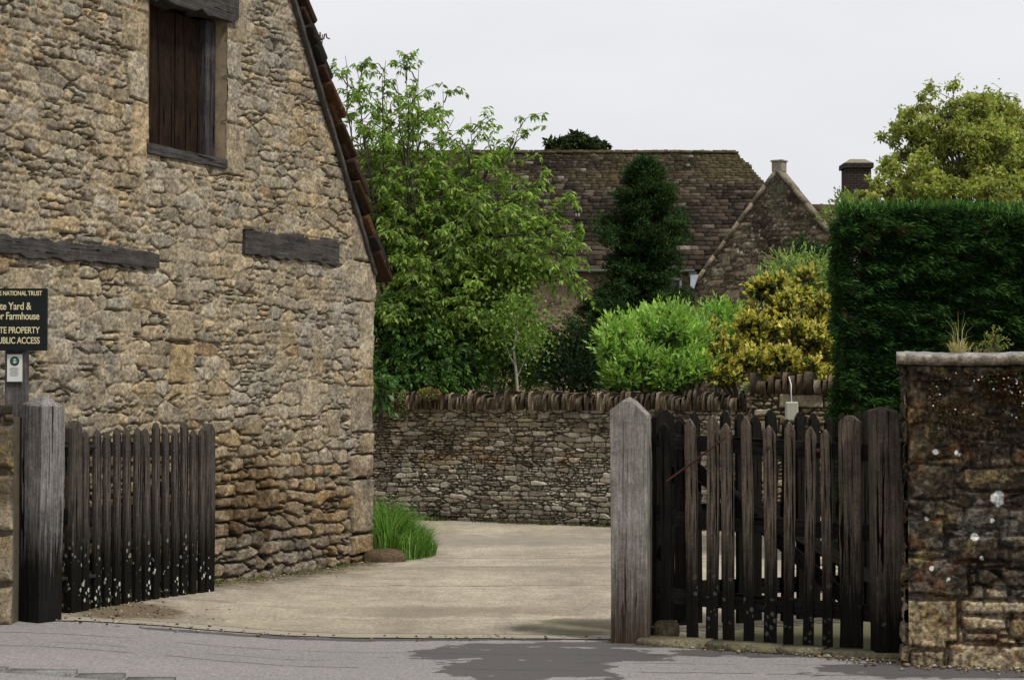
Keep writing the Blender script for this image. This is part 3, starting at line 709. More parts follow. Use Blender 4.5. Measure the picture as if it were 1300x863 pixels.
# capping slabs with wavy broken edges
capc = []
sx = -.055; ns = 34; a = Vector((RP[0][0], RP[0][1], 0)); tdir = (Vector((RP[1][0], RP[1][1], 0)) - a).normalized(); ndir = Vector((tdir.y, -tdir.x, 0))
V = []; Cc = []
us = np.linspace(-.06, 2.35, 200)
prof = [(.030, 1.722), (.048, 1.728), (.058, 1.742), (.052, 1.764), (.03, 1.778), (-.10, 1.796), (-.3, 1.803), (-.5, 1.78), (-.58, 1.74), (-.58, 1.712)]
for u in us:
    wv = .030 * float(fbm(np.array(u / .10), np.array(.5), 601, 3)); vz_ = .012 * float(fbm(np.array(u / .2), np.array(2.5), 602, 3))
    for n_, z_ in prof:
        p = a + tdir * float(u) + ndir * (n_ + (wv if n_ > -.3 else 0)); V.append((p.x, p.y, z_ + vz_ + .004 * float(fbm(np.array(u / .05), np.array(n_ * 30), 603, 2))))
        g = .75 + .3 * float(vn(np.array(u / .07), np.array(n_ * 20), 604)); Cc.append(tuple(q * g * (.55 + 1.0 * float(vn(np.array(u / .03), np.array(n_ * 25 + z_ * 40), 605))) for q in ((.27, .255, .24) if z_ > 1.765 else (.17, .14, .10))))
m_ = len(prof)
fq = grid_faces(m_, len(us)); cap = mesh_np('capping_slab', V, fq, M_pier, pr, np.array(Cc), smooth=True)
mb = MB(); e0 = V[:m_]; mb.add(e0, [tuple(range(m_))[::-1]]); mb.build('slab_end', M_core, pr)
relocate(pr, (2.3, 10.9, 0))

# left hand boundary stub
lw = empty('boundary_wall', (-3.5, 11.95, 0))
tag(lw, 'short dark topped stone boundary wall at the left edge beside the tall gate post', 'wall')
def lspec(S, Z, ID, E, col, hgt):
    dk = ss(Z + .1 * fbm(S / .2, Z / .2, 701, 4), .7, .9)[..., None] * .75; col = col * (1 - dk) + np.array([.05, .035, .02]) * dk
    y = ss(fbm(S / .12, Z / .12, 702, 4), .1, .4)[..., None] * .5; col = col * (1 - y) + np.array([.26, .19, .09]) * y
    return col, hgt
path_wall('facing_stones', [(-4.6, 11.95), (-3.15, 11.95)], .0, 1.42, .007, .26, .2, 54, M_pier, [(.26, .22, .15), (.32, .27, .19), (.22, .18, .12)], lw, .022, .03,
          rects=[(1.1, 1.46, .08, .34), (1.05, 1.46, .36, .66), (1.0, 1.46, .68, 1.05), (1.02, 1.46, 1.07, 1.36)], spec=lspec, mortc=(.07, .055, .035))
mb = MB(); mb.box((-3.875, 12.085, .7), (1.44, .22, 1.4)); mb.build('core', M_core, lw)
mb = MB(); rr = random.Random(3)
for i in range(6): mb.box((-3.2 - .13 - i * .24, 12.06, 1.445 + rr.uniform(-.01, .015) + (i == 0) * .0), (.235, .26, .07), Matrix.Rotation(rr.uniform(-.05, .05), 3, 'Y'), .012, rr)
mb.build('capping_stones', flat_mat('cap_dark', (.045, .035, .025), .95, .5, 20, .8), lw, bevel=.015)
relocate(lw, (-3.5, 11.95, 0))

# ------------------------------------------------------------------ sign
sg = empty('sign_board', (-3.2, 12.2, .1))
tag(sg, 'black painted notice board with pale yellow lettering on a weathered timber post', 'sign')
SY = 12.16; b0 = at(-27, 445, SY); b1 = at(60, 366, SY)
bc = (b0 + b1) / 2; bwid, bh = b1.x - b0.x, b1.z - b0.z
M_black = flat_mat('sign_paint', (.006, .008, .008), .45, .2, 8, .05); M_letter = flat_mat('sign_letter', (.66, .60, .36), .6, .06, 30, 0)
mb = MB(); mb.box((bc.x, SY + .012, bc.z), (bwid, .022, bh)); mb.build('board', M_black, sg, bevel=.003)
p0 = at(9, 445, 12.25); p1 = at(36, 445, 12.25)
mb = MB(); mb.box(((p0.x + p1.x) / 2, 12.235, .95), (p1.x - p0.x, .08, 1.85)); mb.build('post', W_sign, sg, bevel=.006)
def text(body, x, z, size, mat, name, parent, y, align='LEFT', serif=True, sx=1., ext=.0015):
    cu = bpy.data.curves.new(name, 'FONT'); cu.body = body; cu.size = size; cu.extrude = ext; cu.align_x = align; cu.space_character = .96
    cu.offset = .0006 if serif else 0
    tmp = bpy.data.objects.new('tmp_text', cu); COL.objects.link(tmp); bpy.context.view_layer.update()
    me = bpy.data.meshes.new_from_object(tmp.evaluated_get(bpy.context.evaluated_depsgraph_get()))
    bpy.data.objects.remove(tmp)
    co = np.zeros(len(me.vertices) * 3); me.vertices.foreach_get('co', co); co = co.reshape(-1, 3)
    w_ = co[:, 0].max() - co[:, 0].min()
    me.materials.clear(); me.materials.append(mat)
    o = bpy.data.objects.new(name, me); COL.objects.link(o); o.parent = parent
    k = (sx / w_) if sx else 1
    ox_ = co[:, 0].min()
    o.matrix_basis = Matrix.Translation((x - ox_ * k, y, z)) @ Matrix.Rotation(R(90), 4, 'X') @ Matrix.Diagonal((k, 1, 1, 1))
    return o
pxm = SY / F
for body, x0, x1, yb, hpx in (('THE NATIONAL TRUST', -9, 53.5, 375, 7.0), ('Estate Yard &', -16, 40, 393, 11.5), ('Manor Farmhouse', -20, 50, 405.5, 11.5),
                              ('PRIVATE PROPERTY', -22, 50.5, 423, 10), ('NO PUBLIC ACCESS', -22, 50.5, 436, 10)):
    q = at(x0, yb, SY); text(body, q.x, q.z, hpx * pxm * 1.16, M_letter, 'lettering', sg, SY - .002, sx=(x1 - x0) * pxm)
relocate(sg, (-3.2, 12.2, .1))
# poster
n0 = at(8.5, 486, 12.18); n1 = at(28, 447, 12.18)
nt_ = empty('notice', ((n0.x + n1.x) / 2, 12.185, (n0.z + n1.z) / 2))
tag(nt_, 'small white paper notice with a round dark badge pinned below the black board', 'notice')
nw, nh = n1.x - n0.x, n1.z - n0.z
M_paper = flat_mat('paper', (.62, .63, .60), .7, .08, 8, 0); M_ink = flat_mat('ink', (.02, .02, .025), .7, .1, 10, 0); M_teal = flat_mat('teal_ink', (.02, .10, .08), .6, .1, 10, 0)
mb = MB(); mb.box((0, .004, 0), (nw, .004, nh)); mb.build('sheet', M_paper, nt_)
for z_, h__ in ((nh / 2 - .006, .014), (-nh / 2 + .004, .010)): mb = MB(); mb.box((0, .0, z_), (nw, .004, h__)); mb.build('border', M_ink, nt_)
def disc(r, cx, cz, y, n=28):
    return [(cx + r * math.cos(2 * math.pi * i / n), y, cz + r * math.sin(2 * math.pi * i / n)) for i in range(n)], [tuple(range(n))]
mb = MB(); mb.add(*disc(.030, .0, .042, .0)); mb.build('badge', M_ink, nt_)
mb = MB(); mb.add(*disc(.024, .0, .042, -.0015)); mb.build('badge_centre', M_teal, nt_)
mb = MB()                                           # pale hand emblem inside the badge
mb.add(*disc(.0085, .001, .036, -.003, 14))
for k in range(4):
    an = R(112 - k * 17); c = Vector((.001, -.003, .040)); dv = Vector((math.cos(an), 0, math.sin(an))); sv = Vector((dv.z, 0, -dv.x)) * .0016
    e = c + dv * .017; mb.add([c - sv, c + sv, e + sv, e - sv], [(0, 1, 2, 3)])
c = Vector((.006, -.003, .033)); e = c + Vector((.010, 0, .006)); sv = Vector((-.001, 0, .0018)); mb.add([c - sv, c + sv, e + sv, e - sv], [(0, 1, 2, 3)])
mb.build('hand_emblem', M_paper, nt_)
mb = MB()
for k in range(7):
    ln = .6 if k % 3 else .45; mb.box((-.003, .001, .0 - k * .0085), (nw * ln, .002, .0022))
mb.build('small_print', flat_mat('grey_ink', (.30, .30, .30), .8, .1, 10, 0), nt_)

# ------------------------------------------------------------------ timber gates and posts
def post_obj(name, c, w_, d_, h_, mat, top='peak', seed=1, parent=None, rotz=0, lean_=(0, 0), taper=.0, peak=.07, seg=14, wav=.006):
    """a hewn post in its own axes; z up from its foot"""
    r = random.Random(seed); vs = []; fs = []; nn = 12
    ring = []
    for k in range(nn):
        th = 2 * math.pi * (k + .5) / nn; cx, sy = math.cos(th), math.sin(th); q = max(abs(cx), abs(sy)); ring.append((cx / q * .5, sy / q * .5))
    ring = [(max(-.5, min(.5, a)) * (1 - .02 * (abs(a) > .45 and abs(b) > .45)), b * (1 - .02 * (abs(a) > .45 and abs(b) > .45))) for a, b in ring]
    off = [r.uniform(-1, 1) for _ in range(8)]
    for i in range(seg + 1):
        z = h_ if i == seg else (h_ - (peak * 1.35 if top != 'flat' else .02)) * i / (seg - 1); f = 1 - taper * i / seg
        bow = wav * math.sin(z * 2.2 + off[0]) * 1.4
        for k, (a, b) in enumerate(ring):
            j = wav * math.sin(z * 5 + off[1] + (a > 0) * 2 + (b > 0)) * .4 + r.uniform(-1, 1) * wav * .22
            z2 = z
            if i == seg:
                if top == 'peak': z2 = h_ - peak * abs(a) * 2 * (.9 if a < 0 else 1.15)
                elif top == 'cap': z2 = h_ - peak * max(0, max(abs(a), abs(b)) - .2) * 3.3 - peak * .2 * a
                elif top == 'round': z2 = h_ - peak * ((a * 2) ** 2)
                elif top == 'flat': z2 = h_ + r.uniform(-.01, .01)
            vs.append(((a * w_ * f) + bow + lean_[0] * z + (j if abs(a) > .4 else 0), b * d_ * f + (j if abs(b) > .4 else 0) + lean_[1] * z, z2))
        if i == seg: pass
    for i in range(seg):
        for k in range(nn):
            b = i * nn; fs.append((b + k, b + (k + 1) % nn, b + nn + (k + 1) % nn, b + nn + k))
    b = seg * nn; cz = h_ if top != 'flat' else h_
    vs.append((lean_[0] * h_ + wav * math.sin(h_ * 2.2 + off[0]) * 1.4, lean_[1] * h_, cz)); ci = len(vs) - 1
    # ridge line front to back for peaked tops
    for k in range(nn): fs.append((b + k, b + (k + 1) % nn, ci))
    fs.append(tuple(range(nn))[::-1])
    me = bpy.data.meshes.new(name); me.from_pydata(vs, [], fs); me.materials.append(mat)
    o = bpy.data.objects.new(name, me); COL.objects.link(o); o.location = c; o.rotation_euler = (0, 0, rotz)
    if parent: o.parent = parent
    m = o.modifiers.new('b', 'BEVEL'); m.width = min(w_, d_) * .025; m.segments = 2; m.limit_method = 'ANGLE'; m.angle_limit = R(38)
    return o
a = at(51, 783, 12.1)
tag(post_obj('gate_post', (a.x - .01, 12.14, .04), .195, .195, 1.51, W_left, 'cap', 7, lean_=(.012, 0), peak=.075, seg=24, rotz=R(-36), wav=.004), 'tall weathered timber gate post with rounded top and black foot, beside the black board', 'gate post')
tag(post_obj('gate_post', (at(802, 813, 11.9).x + .0, 11.92, -.04), .235, .23, 1.575, W_post, 'peak', 9, lean_=(-.004, 0), peak=.10, seg=24, rotz=R(-12), wav=.003), 'pale grey square oak gate post with pointed top in the middle of the picture', 'gate post')
tag(post_obj('gate_post', (at(1128, 832, 11.2).x, 11.2, -.06), .185, .2, 1.54, W_rpost, 'cap', 12, lean_=(-.018, 0), taper=.14, peak=.025, seg=22, wav=.005), 'dark narrow timber post standing tight against the right boundary wall', 'gate post')
def leaf_gate(root, A, B, zA, zB, hA, n, pw, pt, mat, rail_z, stiles, seed, front=1, jit=.01, mrail=None, hs=.12, ulist=None):
    """pickets nailed on rails between plan points A and B; front side = right of A->B"""
    r = random.Random(seed); A = Vector((*A, 0)); B = Vector((*B, 0)); t = (B - A); L_ = t.length; t.normalize(); nrm = Vector((t.y, -t.x, 0)) * front
    rot = math.atan2(t.y, t.x)
    def P_(u, n_=0., z=0.): 
        p = A + t * u + nrm * n_; p.z = zA + (zB - zA) * u / L_ + z; return p
    us_ = ulist if ulist is not None else np.linspace(pw * .8 + (hs if stiles[0] else 0), L_ - pw * .8 - (hs if stiles[1] else 0), n)
    for u in us_:
        h_ = hA + r.uniform(-.035, .03)
        post_obj('picket', P_(u, pt / 2 + .022, r.uniform(-.015, .015)) - root.location, pw * r.uniform(.88, 1.12), pt, h_, mat, 'peak', r.randint(0, 9999), root, rot, (r.uniform(-jit, jit), 0), peak=pw * .75, seg=8, wav=.004)
    for s_, u in ((0, hs / 2), (1, L_ - hs / 2)):
        if stiles[s_]: post_obj('stile', P_(u, .02, -.01) - root.location, hs, .06, hA + .03, mat, 'round', r.randint(0, 9999), root, rot, peak=.05, seg=10, wav=.005)
    for z in rail_z:
        mb = MB(); mb.box((0, 0, 0), (L_, .045, .10)); o = mb.build('rail', mrail or W_rail, root, bevel=.006)
        p = (P_(0, 0, z) + P_(L_, 0, z)) / 2 - root.location
        o.location = p; o.rotation_euler = (0, -math.atan2(zB - zA, L_), rot)
    return P_, rot, L_
def brace(root, p, q, w_=.08, t_=.035, mat=None, name='brace'):
    p = Vector(p); q = Vector(q); d = q - p; mb = MB(); mb.box((0, 0, 0), (d.length, t_, w_)); o = mb.build(name, mat or W_rail, root, bevel=.005)
    o.location = (p + q) / 2 - root.location; o.rotation_euler = (0, -math.atan2(d.z, math.hypot(d.x, d.y)), math.atan2(d.y, d.x)); return o
# left leaf, swung back against the barn
g1 = empty('picket_gate', (-2.95, 12.6, .1))
tag(g1, 'black picket gate leaf folded open against the barn, specked with white lichen', 'gate')
P_, rot, L_ = leaf_gate(g1, (-2.95, 12.50), (-2.27, 14.2), .065, .01, 1.29, 13, .070, .030, W_gl, (.22, .68, 1.12), (1, 1), 31, 1, hs=.12)
brace(g1, P_(.15, -.035, .25), P_(L_ - .15, -.035, 1.08))
for z in (1.12, .25): brace(g1, P_(-.12, .0, z + .02), P_(.28, .052, z + .02), .022, .008, M_blackiron, 'hinge_strap')
# right side gate in front
g2 = empty('picket_gate', (1.5, 11.6, .05))
tag(g2, 'closed dark picket gate between the pale post and the post by the right wall', 'gate')
P_, rot, L_ = leaf_gate(g2, (1.02, 11.86), (2.16, 11.36), .05, .0, 1.36, 8, .070, .032, W_gr, (.24, .72, 1.20), (0, 0), 37, 1, jit=.016, ulist=[.13, .255, .36, .49, .62, .74, .86, .975])
for u in (): pass
post_obj('picket', P_(.03, .0, .09) - g2.location, .07, .03, 1.26, W_back, 'peak', 61, g2, rot, peak=.05, seg=8)
post_obj('stile', P_(L_ - .125, .03, -.02) - g2.location, .135, .07, 1.44, W_gr, 'round', 5, g2, rot, peak=.04, seg=10)
post_obj('stile', P_(-.055, .03, .10) - g2.location, .06, .05, 1.22, W_back, 'peak', 6, g2, rot, peak=.04, seg=8)
for z in (.25, .75, 1.21): brace(g2, P_(-.12, -.004, z), P_(.02, .0, z), .09, .04)
brace(g2, P_(.02, -.045, 1.12), P_(L_ - .1, -.045, .25), .08)
br = at(846, 611, 11.75); br2 = at(921, 555, 11.62); tb = TB(); tb.tube([br - g2.location, (br * .5 + br2 * .5) - g2.location + Vector((0, 0, -.004)), br2 - g2.location], [.007] * 3); tb.build('latch_rod', M_iron, g2)
for u_, in ((.62,), (.93,)):
    mb = MB(); p = P_(u_, .062, 1.20) - g2.location; mb.box(p, (.022, .012, .022), Matrix.Rotation(rot, 3, 'Z')); mb.build('bolt_head', M_iron, g2, bevel=.004)
# vehicle leaf folded back behind it
g3 = empty('picket_gate', (1.3, 12.3, .05))
tag(g3, 'dark picket gate leaf swung open behind the closed side gate, with a diagonal brace', 'gate')
P_, rot, L_ = leaf_gate(g3, (.90, 12.20), (2.50, 12.95), .07, .05, 1.36, 13, .068, .035, W_back, (.22, .72, 1.16), (1, 1), 41, 1, hs=.14)
brace(g3, P_(.12, .085, 1.05), P_(L_ - .12, .085, .25), .085); brace(g3, P_(.05, .085, .5), P_(.3, .085, .85), .07)
# stone by the pale post, threshold strip
def rock(name, c, size, mat, seed, colr, parent=None, sub=3):
    import bmesh
    bm = bmesh.new(); bmesh.ops.create_icosphere(bm, subdivisions=sub, radius=1)
    r = random.Random(seed); o1, o2, o3 = (r.uniform(0, 50) for _ in range(3))
    me = bpy.data.meshes.new(name); bm.to_mesh(me); bm.free()
    co = np.zeros(len(me.vertices) * 3); me.vertices.foreach_get('co', co); co = co.reshape(-1, 3)
    co = np.sign(co) * np.abs(co) ** .75
    co *= (1 + .22 * fbm(co[:, 0] * 1.3 + o1, co[:, 1] * 1.3 + co[:, 2] * 1.1 + o2, seed, 3))[:, None]; co *= np.array(size) / 2
    me.vertices.foreach_set('co', co.ravel())
    ca = me.color_attributes.new('Col', 'FLOAT_COLOR', 'POINT'); c4 = np.ones((len(me.vertices), 4)); c4[:, :3] = colr; ca.data.foreach_set('color', c4.ravel())
    for p in me.polygons: p.use_smooth = True
    me.materials.append(mat); o = bpy.data.objects.new(name, me); COL.objects.link(o); o.location = c
    if parent: o.parent = parent
    return o
tag(rock('stone', (at(846, 800, 11.95).x, 12.0, .05), (.17, .2, .15), M_pier, 3, (.12, .10, .06)), 'mossy lump of stone at the foot of the pale gate post', 'stone')
tag(rock('stone', (at(486, 716, 17.25).x, 17.3, .02), (.40, .3, .20), M_pier, 5, (.10, .07, .045)), 'low reddish stone at the foot of the barn corner', 'stone')
V = []; Fq = []; Cc = []; r_ = random.Random(6); u = 0
A = Vector((.8, 11.80, 0)); B = Vector((2.25, 11.12, 0)); t = (B - A).normalized()
while u < 1.55:
    l = r_.uniform(.25, .5); c = A + t * (u + l / 2); g = r_.uniform(.8, 1.1)
    push_box(V, Fq, Cc, (c.x, c.y, .012), (l - .01, .16, .06), (.15 * g, .135 * g, .085 * g), Matrix.Rotation(math.atan2(t.y, t.x), 3, 'Z'), .008, r_); u += l
kerb = kind(mesh_np('kerb', V, Fq, M_pier, col=np.array(Cc)), 'structure')
# rubble heap seen through the gate
rb = random.Random(9)
for i in range(26):
    px = rb.uniform(1008, 1100); Yr = rb.uniform(14.6, 15.4); ppy = rb.uniform(0, 1)
    lv = .09 + .17 * ppy * (1 - abs(px - 1050) / 75)
    s_ = rb.uniform(.10, .2)
    g = rb.uniform(.8, 1.2)
    o = rock('rubble_stone', ((px - 650) / F * Yr, Yr, max(.04, lv)), (s_, s_ * .9, s_ * .6), M_pier, 100 + i, (.42 * g, .37 * g, .29 * g), sub=2)
    tag(o, 'pale loose stone in the rubble heap seen through the dark side gate', 'stone', 'loose stones heaped behind the side gate')
# loose grit along the foot of the right gate and wall
V = []; Fq = []; Cc = []; r_ = random.Random(8)
for i in range(1900):
    q = r_.random()
    if q < .68: x = r_.uniform(1.0, 3.1); y = float(edge_y(np.array(x))) - abs(r_.gauss(0, .11))
    elif q < .74: x = r_.uniform(-3.3, 1.); y = float(edge_y(np.array(x))) + r_.gauss(0, .07)
    elif q < .82: x = r_.gauss(-2.6, .3); y = r_.gauss(12.7, .25)
    else:
        s_ = r_.uniform(0, 5.2); p = BP(s_, 0, abs(r_.gauss(.08, .12)) + .02); x, y = p.x, p.y
    s_ = r_.uniform(.005, .014) * (1.6 if r_.random() < .06 else 1); g = r_.uniform(.5, 1.3)
    c = r_.choice([(.30, .23, .13), (.2, .16, .1), (.10, .07, .04), (.38, .34, .26)])
    push_box(V, Fq, Cc, (x, y, float(H(x, y)) + .006 + s_ * .3), (s_ * 1.4, s_, s_ * .7), tuple(a * g for a in c), Matrix.Rotation(r_.uniform(0, 6), 3, 'Z'), .001, r_)
kind(mesh_np('gravel', V, Fq, M_pier, col=np.array(Cc)), 'stuff')

# ------------------------------------------------------------------ foliage helpers
rng = np.random.default_rng(5)
def leaves(P, D, L_, W_, col, fold=.25, roll=None, curl=.15):
    """N rhombic leaves: P base points, D directions, L/W sizes; returns V,F,C"""
    n = len(P); D = D / (np.linalg.norm(D, axis=1)[:, None] + 1e-9)
    ref = rng.normal(size=(n, 3)); ref[:, 2] += 1.2 if roll is None else roll
    sd = np.cross(D, ref); sd /= np.linalg.norm(sd, axis=1)[:, None] + 1e-9; up = np.cross(sd, D)
    L_ = np.broadcast_to(L_, n)[:, None]; W_ = np.broadcast_to(W_, n)[:, None]
    m = P + D * L_ * .48; V = np.stack([P, m + sd * W_ / 2 + up * W_ * fold, P + D * L_ - up * L_ * curl, m - sd * W_ / 2 + up * W_ * fold], 1)
    Fc = (np.arange(n)[:, None] * 4 + np.array([0, 1, 2, 3])[None])
    return V.reshape(-1, 3), Fc, np.repeat(col, 4, axis=0)
def leaf_obj(name, parts, mat, parent):
    V = []; Fc = []; C = []; n = 0
    for v, f, c in parts: V.append(v); Fc.append(f + n); C.append(c); n += len(v)
    return mesh_np(name, np.concatenate(V), np.concatenate(Fc), mat, parent, np.concatenate(C))
def colvar(n, cols, v=.25, w_=None):
    cols = np.array(cols); i = rng.choice(len(cols), n, p=w_); return cols[i] * (1 + v * rng.normal(size=(n, 1))).clip(.45, 1.7)
def bez(a, b, c, n): t = np.linspace(0, 1, n)[:, None]; return (1 - t) ** 2 * np.array(a) + 2 * t * (1 - t) * np.array(b) + t ** 2 * np.array(c)
def ellip(n, c, r, shell=.35):
    v = rng.normal(size=(n, 3)); v /= np.linalg.norm(v, axis=1)[:, None]
    return np.array(c) + v * np.array(r) * (1 - shell * rng.random((n, 1)) ** 1.5), v

# ------------------------------------------------------------------ cherry tree
GZ = .25
def make_cherry():
    root = empty('cherry_tree', (-1.5, 25.2, 0)); tag(root, 'tall loose cherry tree with arching drooping branches between the barn and the tiled roof', 'tree')
    O = np.array(root.location); tb = TB(); tr = random.Random(3)
    base = np.array([-1.5, 25.2, 0]); fork = np.array([-1.35, 25.1, 1.9])
    tb.tube([base, base + [.03, 0, 1], fork], [.14, .12, .10], 8)
    LP = []; LD = []; LL = []; LC = []
    tips = [(432, 95, 24.6), (455, 78, 25.4), (487, 66, 25), (515, 70, 25.4), (520, 128, 24.4), (560, 118, 25.6), (600, 150, 25.2), (652, 150, 24.8), (655, 190, 25.5), (690, 240, 25.0),
            (745, 270, 25.2), (760, 322, 24.7), (730, 345, 25.6), (690, 340, 24.2), (620, 260, 24.0), (580, 215, 25.8), (540, 230, 24.2), (500, 200, 25.6), (470, 170, 24.3),
            (455, 230, 25), (480, 300, 24.3), (520, 340, 24.0), (580, 330, 24.2), (640, 300, 25.4), (650, 390, 24.3), (600, 400, 24.0), (550, 400, 24.2), (500, 390, 23.9), (485, 430, 24.1),
            (540, 440, 24.1), (600, 445, 24.3), (640, 440, 24.9), (560, 300, 26.2), (620, 350, 26.0), (440, 140, 25.6), (540, 170, 25), (575, 170, 24.6), (672, 262, 24.3), (715, 300, 24.2),(500,110,24.8),(610,205,25.4),(640,225,24.5),(590,265,24.8),(530,280,24.6),(680,300,25.4), (425,130,24.9),(447,62,25.1),(530,92,25.3),(566,150,25.4),(625,178,25.2),(592,185,24.7),(478,118,25.6),(462,125,24.5),(548,135,24.9),(515,150,25.7),(640,165,25.3),(735,305,25.0),(668,345,24.4),(668,412,24.6),(622,425,24.2),(565,250,24.6),(605,300,25.8),(705,270,25.4),(640,260,25.8),(690,205,25.1),(715,345,24.3)]
    CH = [(.19, .31, .055), (.27, .40, .08), (.12, .22, .038), (.35, .46, .12)]
    def twig(s0, dr, ln, nl, tone, droop):
        m_ = s0 + dr * ln * .55 + [0, 0, .04 * ln]; e_ = s0 + dr * ln + np.array([0, 0, -droop * ln])
        tw = bez(s0, m_, e_, 5); tb.tube(tw, np.linspace(.0045, .002, 5), 3)
        nc = max(2, nl // 5); f = (np.arange(nc) + .6) / nc * 4; i0 = np.clip(f.astype(int), 0, 3); fr = (f - i0)[:, None]
        cc = tw[i0] * (1 - fr) + tw[i0 + 1] * fr; ii = np.repeat(np.arange(nc), 5); n_ = len(ii)
        dd = rng.normal(size=(n_, 3)) * np.array([.75, .75, .35]) + np.array([0, 0, -.75]) + dr * .35
        LP.append(cc[ii] + rng.normal(size=(n_, 3)) * .010); LD.append(dd); LL.append(rng.uniform(.065, .115, n_)); LC.append(colvar(n_, CH, .13, [.35, .3, .22, .13]) * tone)
    for i, (px, py, Y) in enumerate(tips):
        tip = np.array(at(px, py, Y)); hi_ = py < 215
        st = fork + np.array([0, 0, tr.uniform(-.3, .9)])
        if hi_: mid = np.array([fork[0] * .3 + tip[0] * .7 + tr.uniform(-.3, .3), fork[1] * .4 + tip[1] * .6, fork[2] + (tip[2] - fork[2]) * .55])
        else: mid = (fork + tip) / 2 + np.array([0, 0, .5 + .35 * abs(tip[0] - fork[0])])
        if tip[2] < 2.6: mid = (fork + tip) / 2 + np.array([0, 0, .8])
        n_ = 20; B_ = bez(st, mid, tip, n_); B_ += np.cumsum(rng.normal(size=B_.shape) * .022, axis=0) * np.linspace(0, 1, n_)[:, None]
        tb.tube(B_, np.linspace(.030, .003, n_), 5)
        tan = tip - mid; tan /= np.linalg.norm(tan)
        nsub = 10 if hi_ else 9
        for k in range(nsub):
            q = .30 + .7 * (k + tr.random()) / nsub; s0 = B_[min(n_ - 1, int(q * (n_ - 1)))]
            dr = rng.normal(size=3) * np.array([1, .8, .4]); dr = dr / np.linalg.norm(dr) + tan * (.7 if hi_ else .35) + [0, 0, .25 if hi_ else .05]; dr /= np.linalg.norm(dr)
            ln = tr.uniform(.35, .85) * (1.25 - .75 * q)
            e_ = s0 + dr * ln + [0, 0, -.12 * ln]; bb = bez(s0, s0 + dr * ln * .5 + [0, 0, .06], e_, 8); bb += rng.normal(size=bb.shape) * .008
            tb.tube(bb, np.linspace(.010, .003, 8), 4)
            tone = tr.uniform(.8, 1.2)
            nt2 = 3 if hi_ else 6
            for j in range(nt2 + 1):
                o0 = bb[tr.randint(2, 7)] if j else bb[7]
                d2 = rng.normal(size=3) * np.array([1, 1, .5]) + dr * .9; d2 /= np.linalg.norm(d2)
                twig(o0, d2, tr.uniform(.10, .28), tr.choice([5, 10]) if hi_ else tr.choice([5, 10, 15]), tone, .25 if hi_ else .55)
    P = np.concatenate(LP) - O; D = np.concatenate(LD); Ls = np.concatenate(LL); C = np.concatenate(LC)
    for a in range(len(tb.V)): tb.V[a] = tb.V[a] - O
    tb.build('trunk', M_bark, root)
    leaf_obj('crown', [leaves(P, D, Ls, Ls * .36, C, .18)], M_leaf, root)
make_cherry()

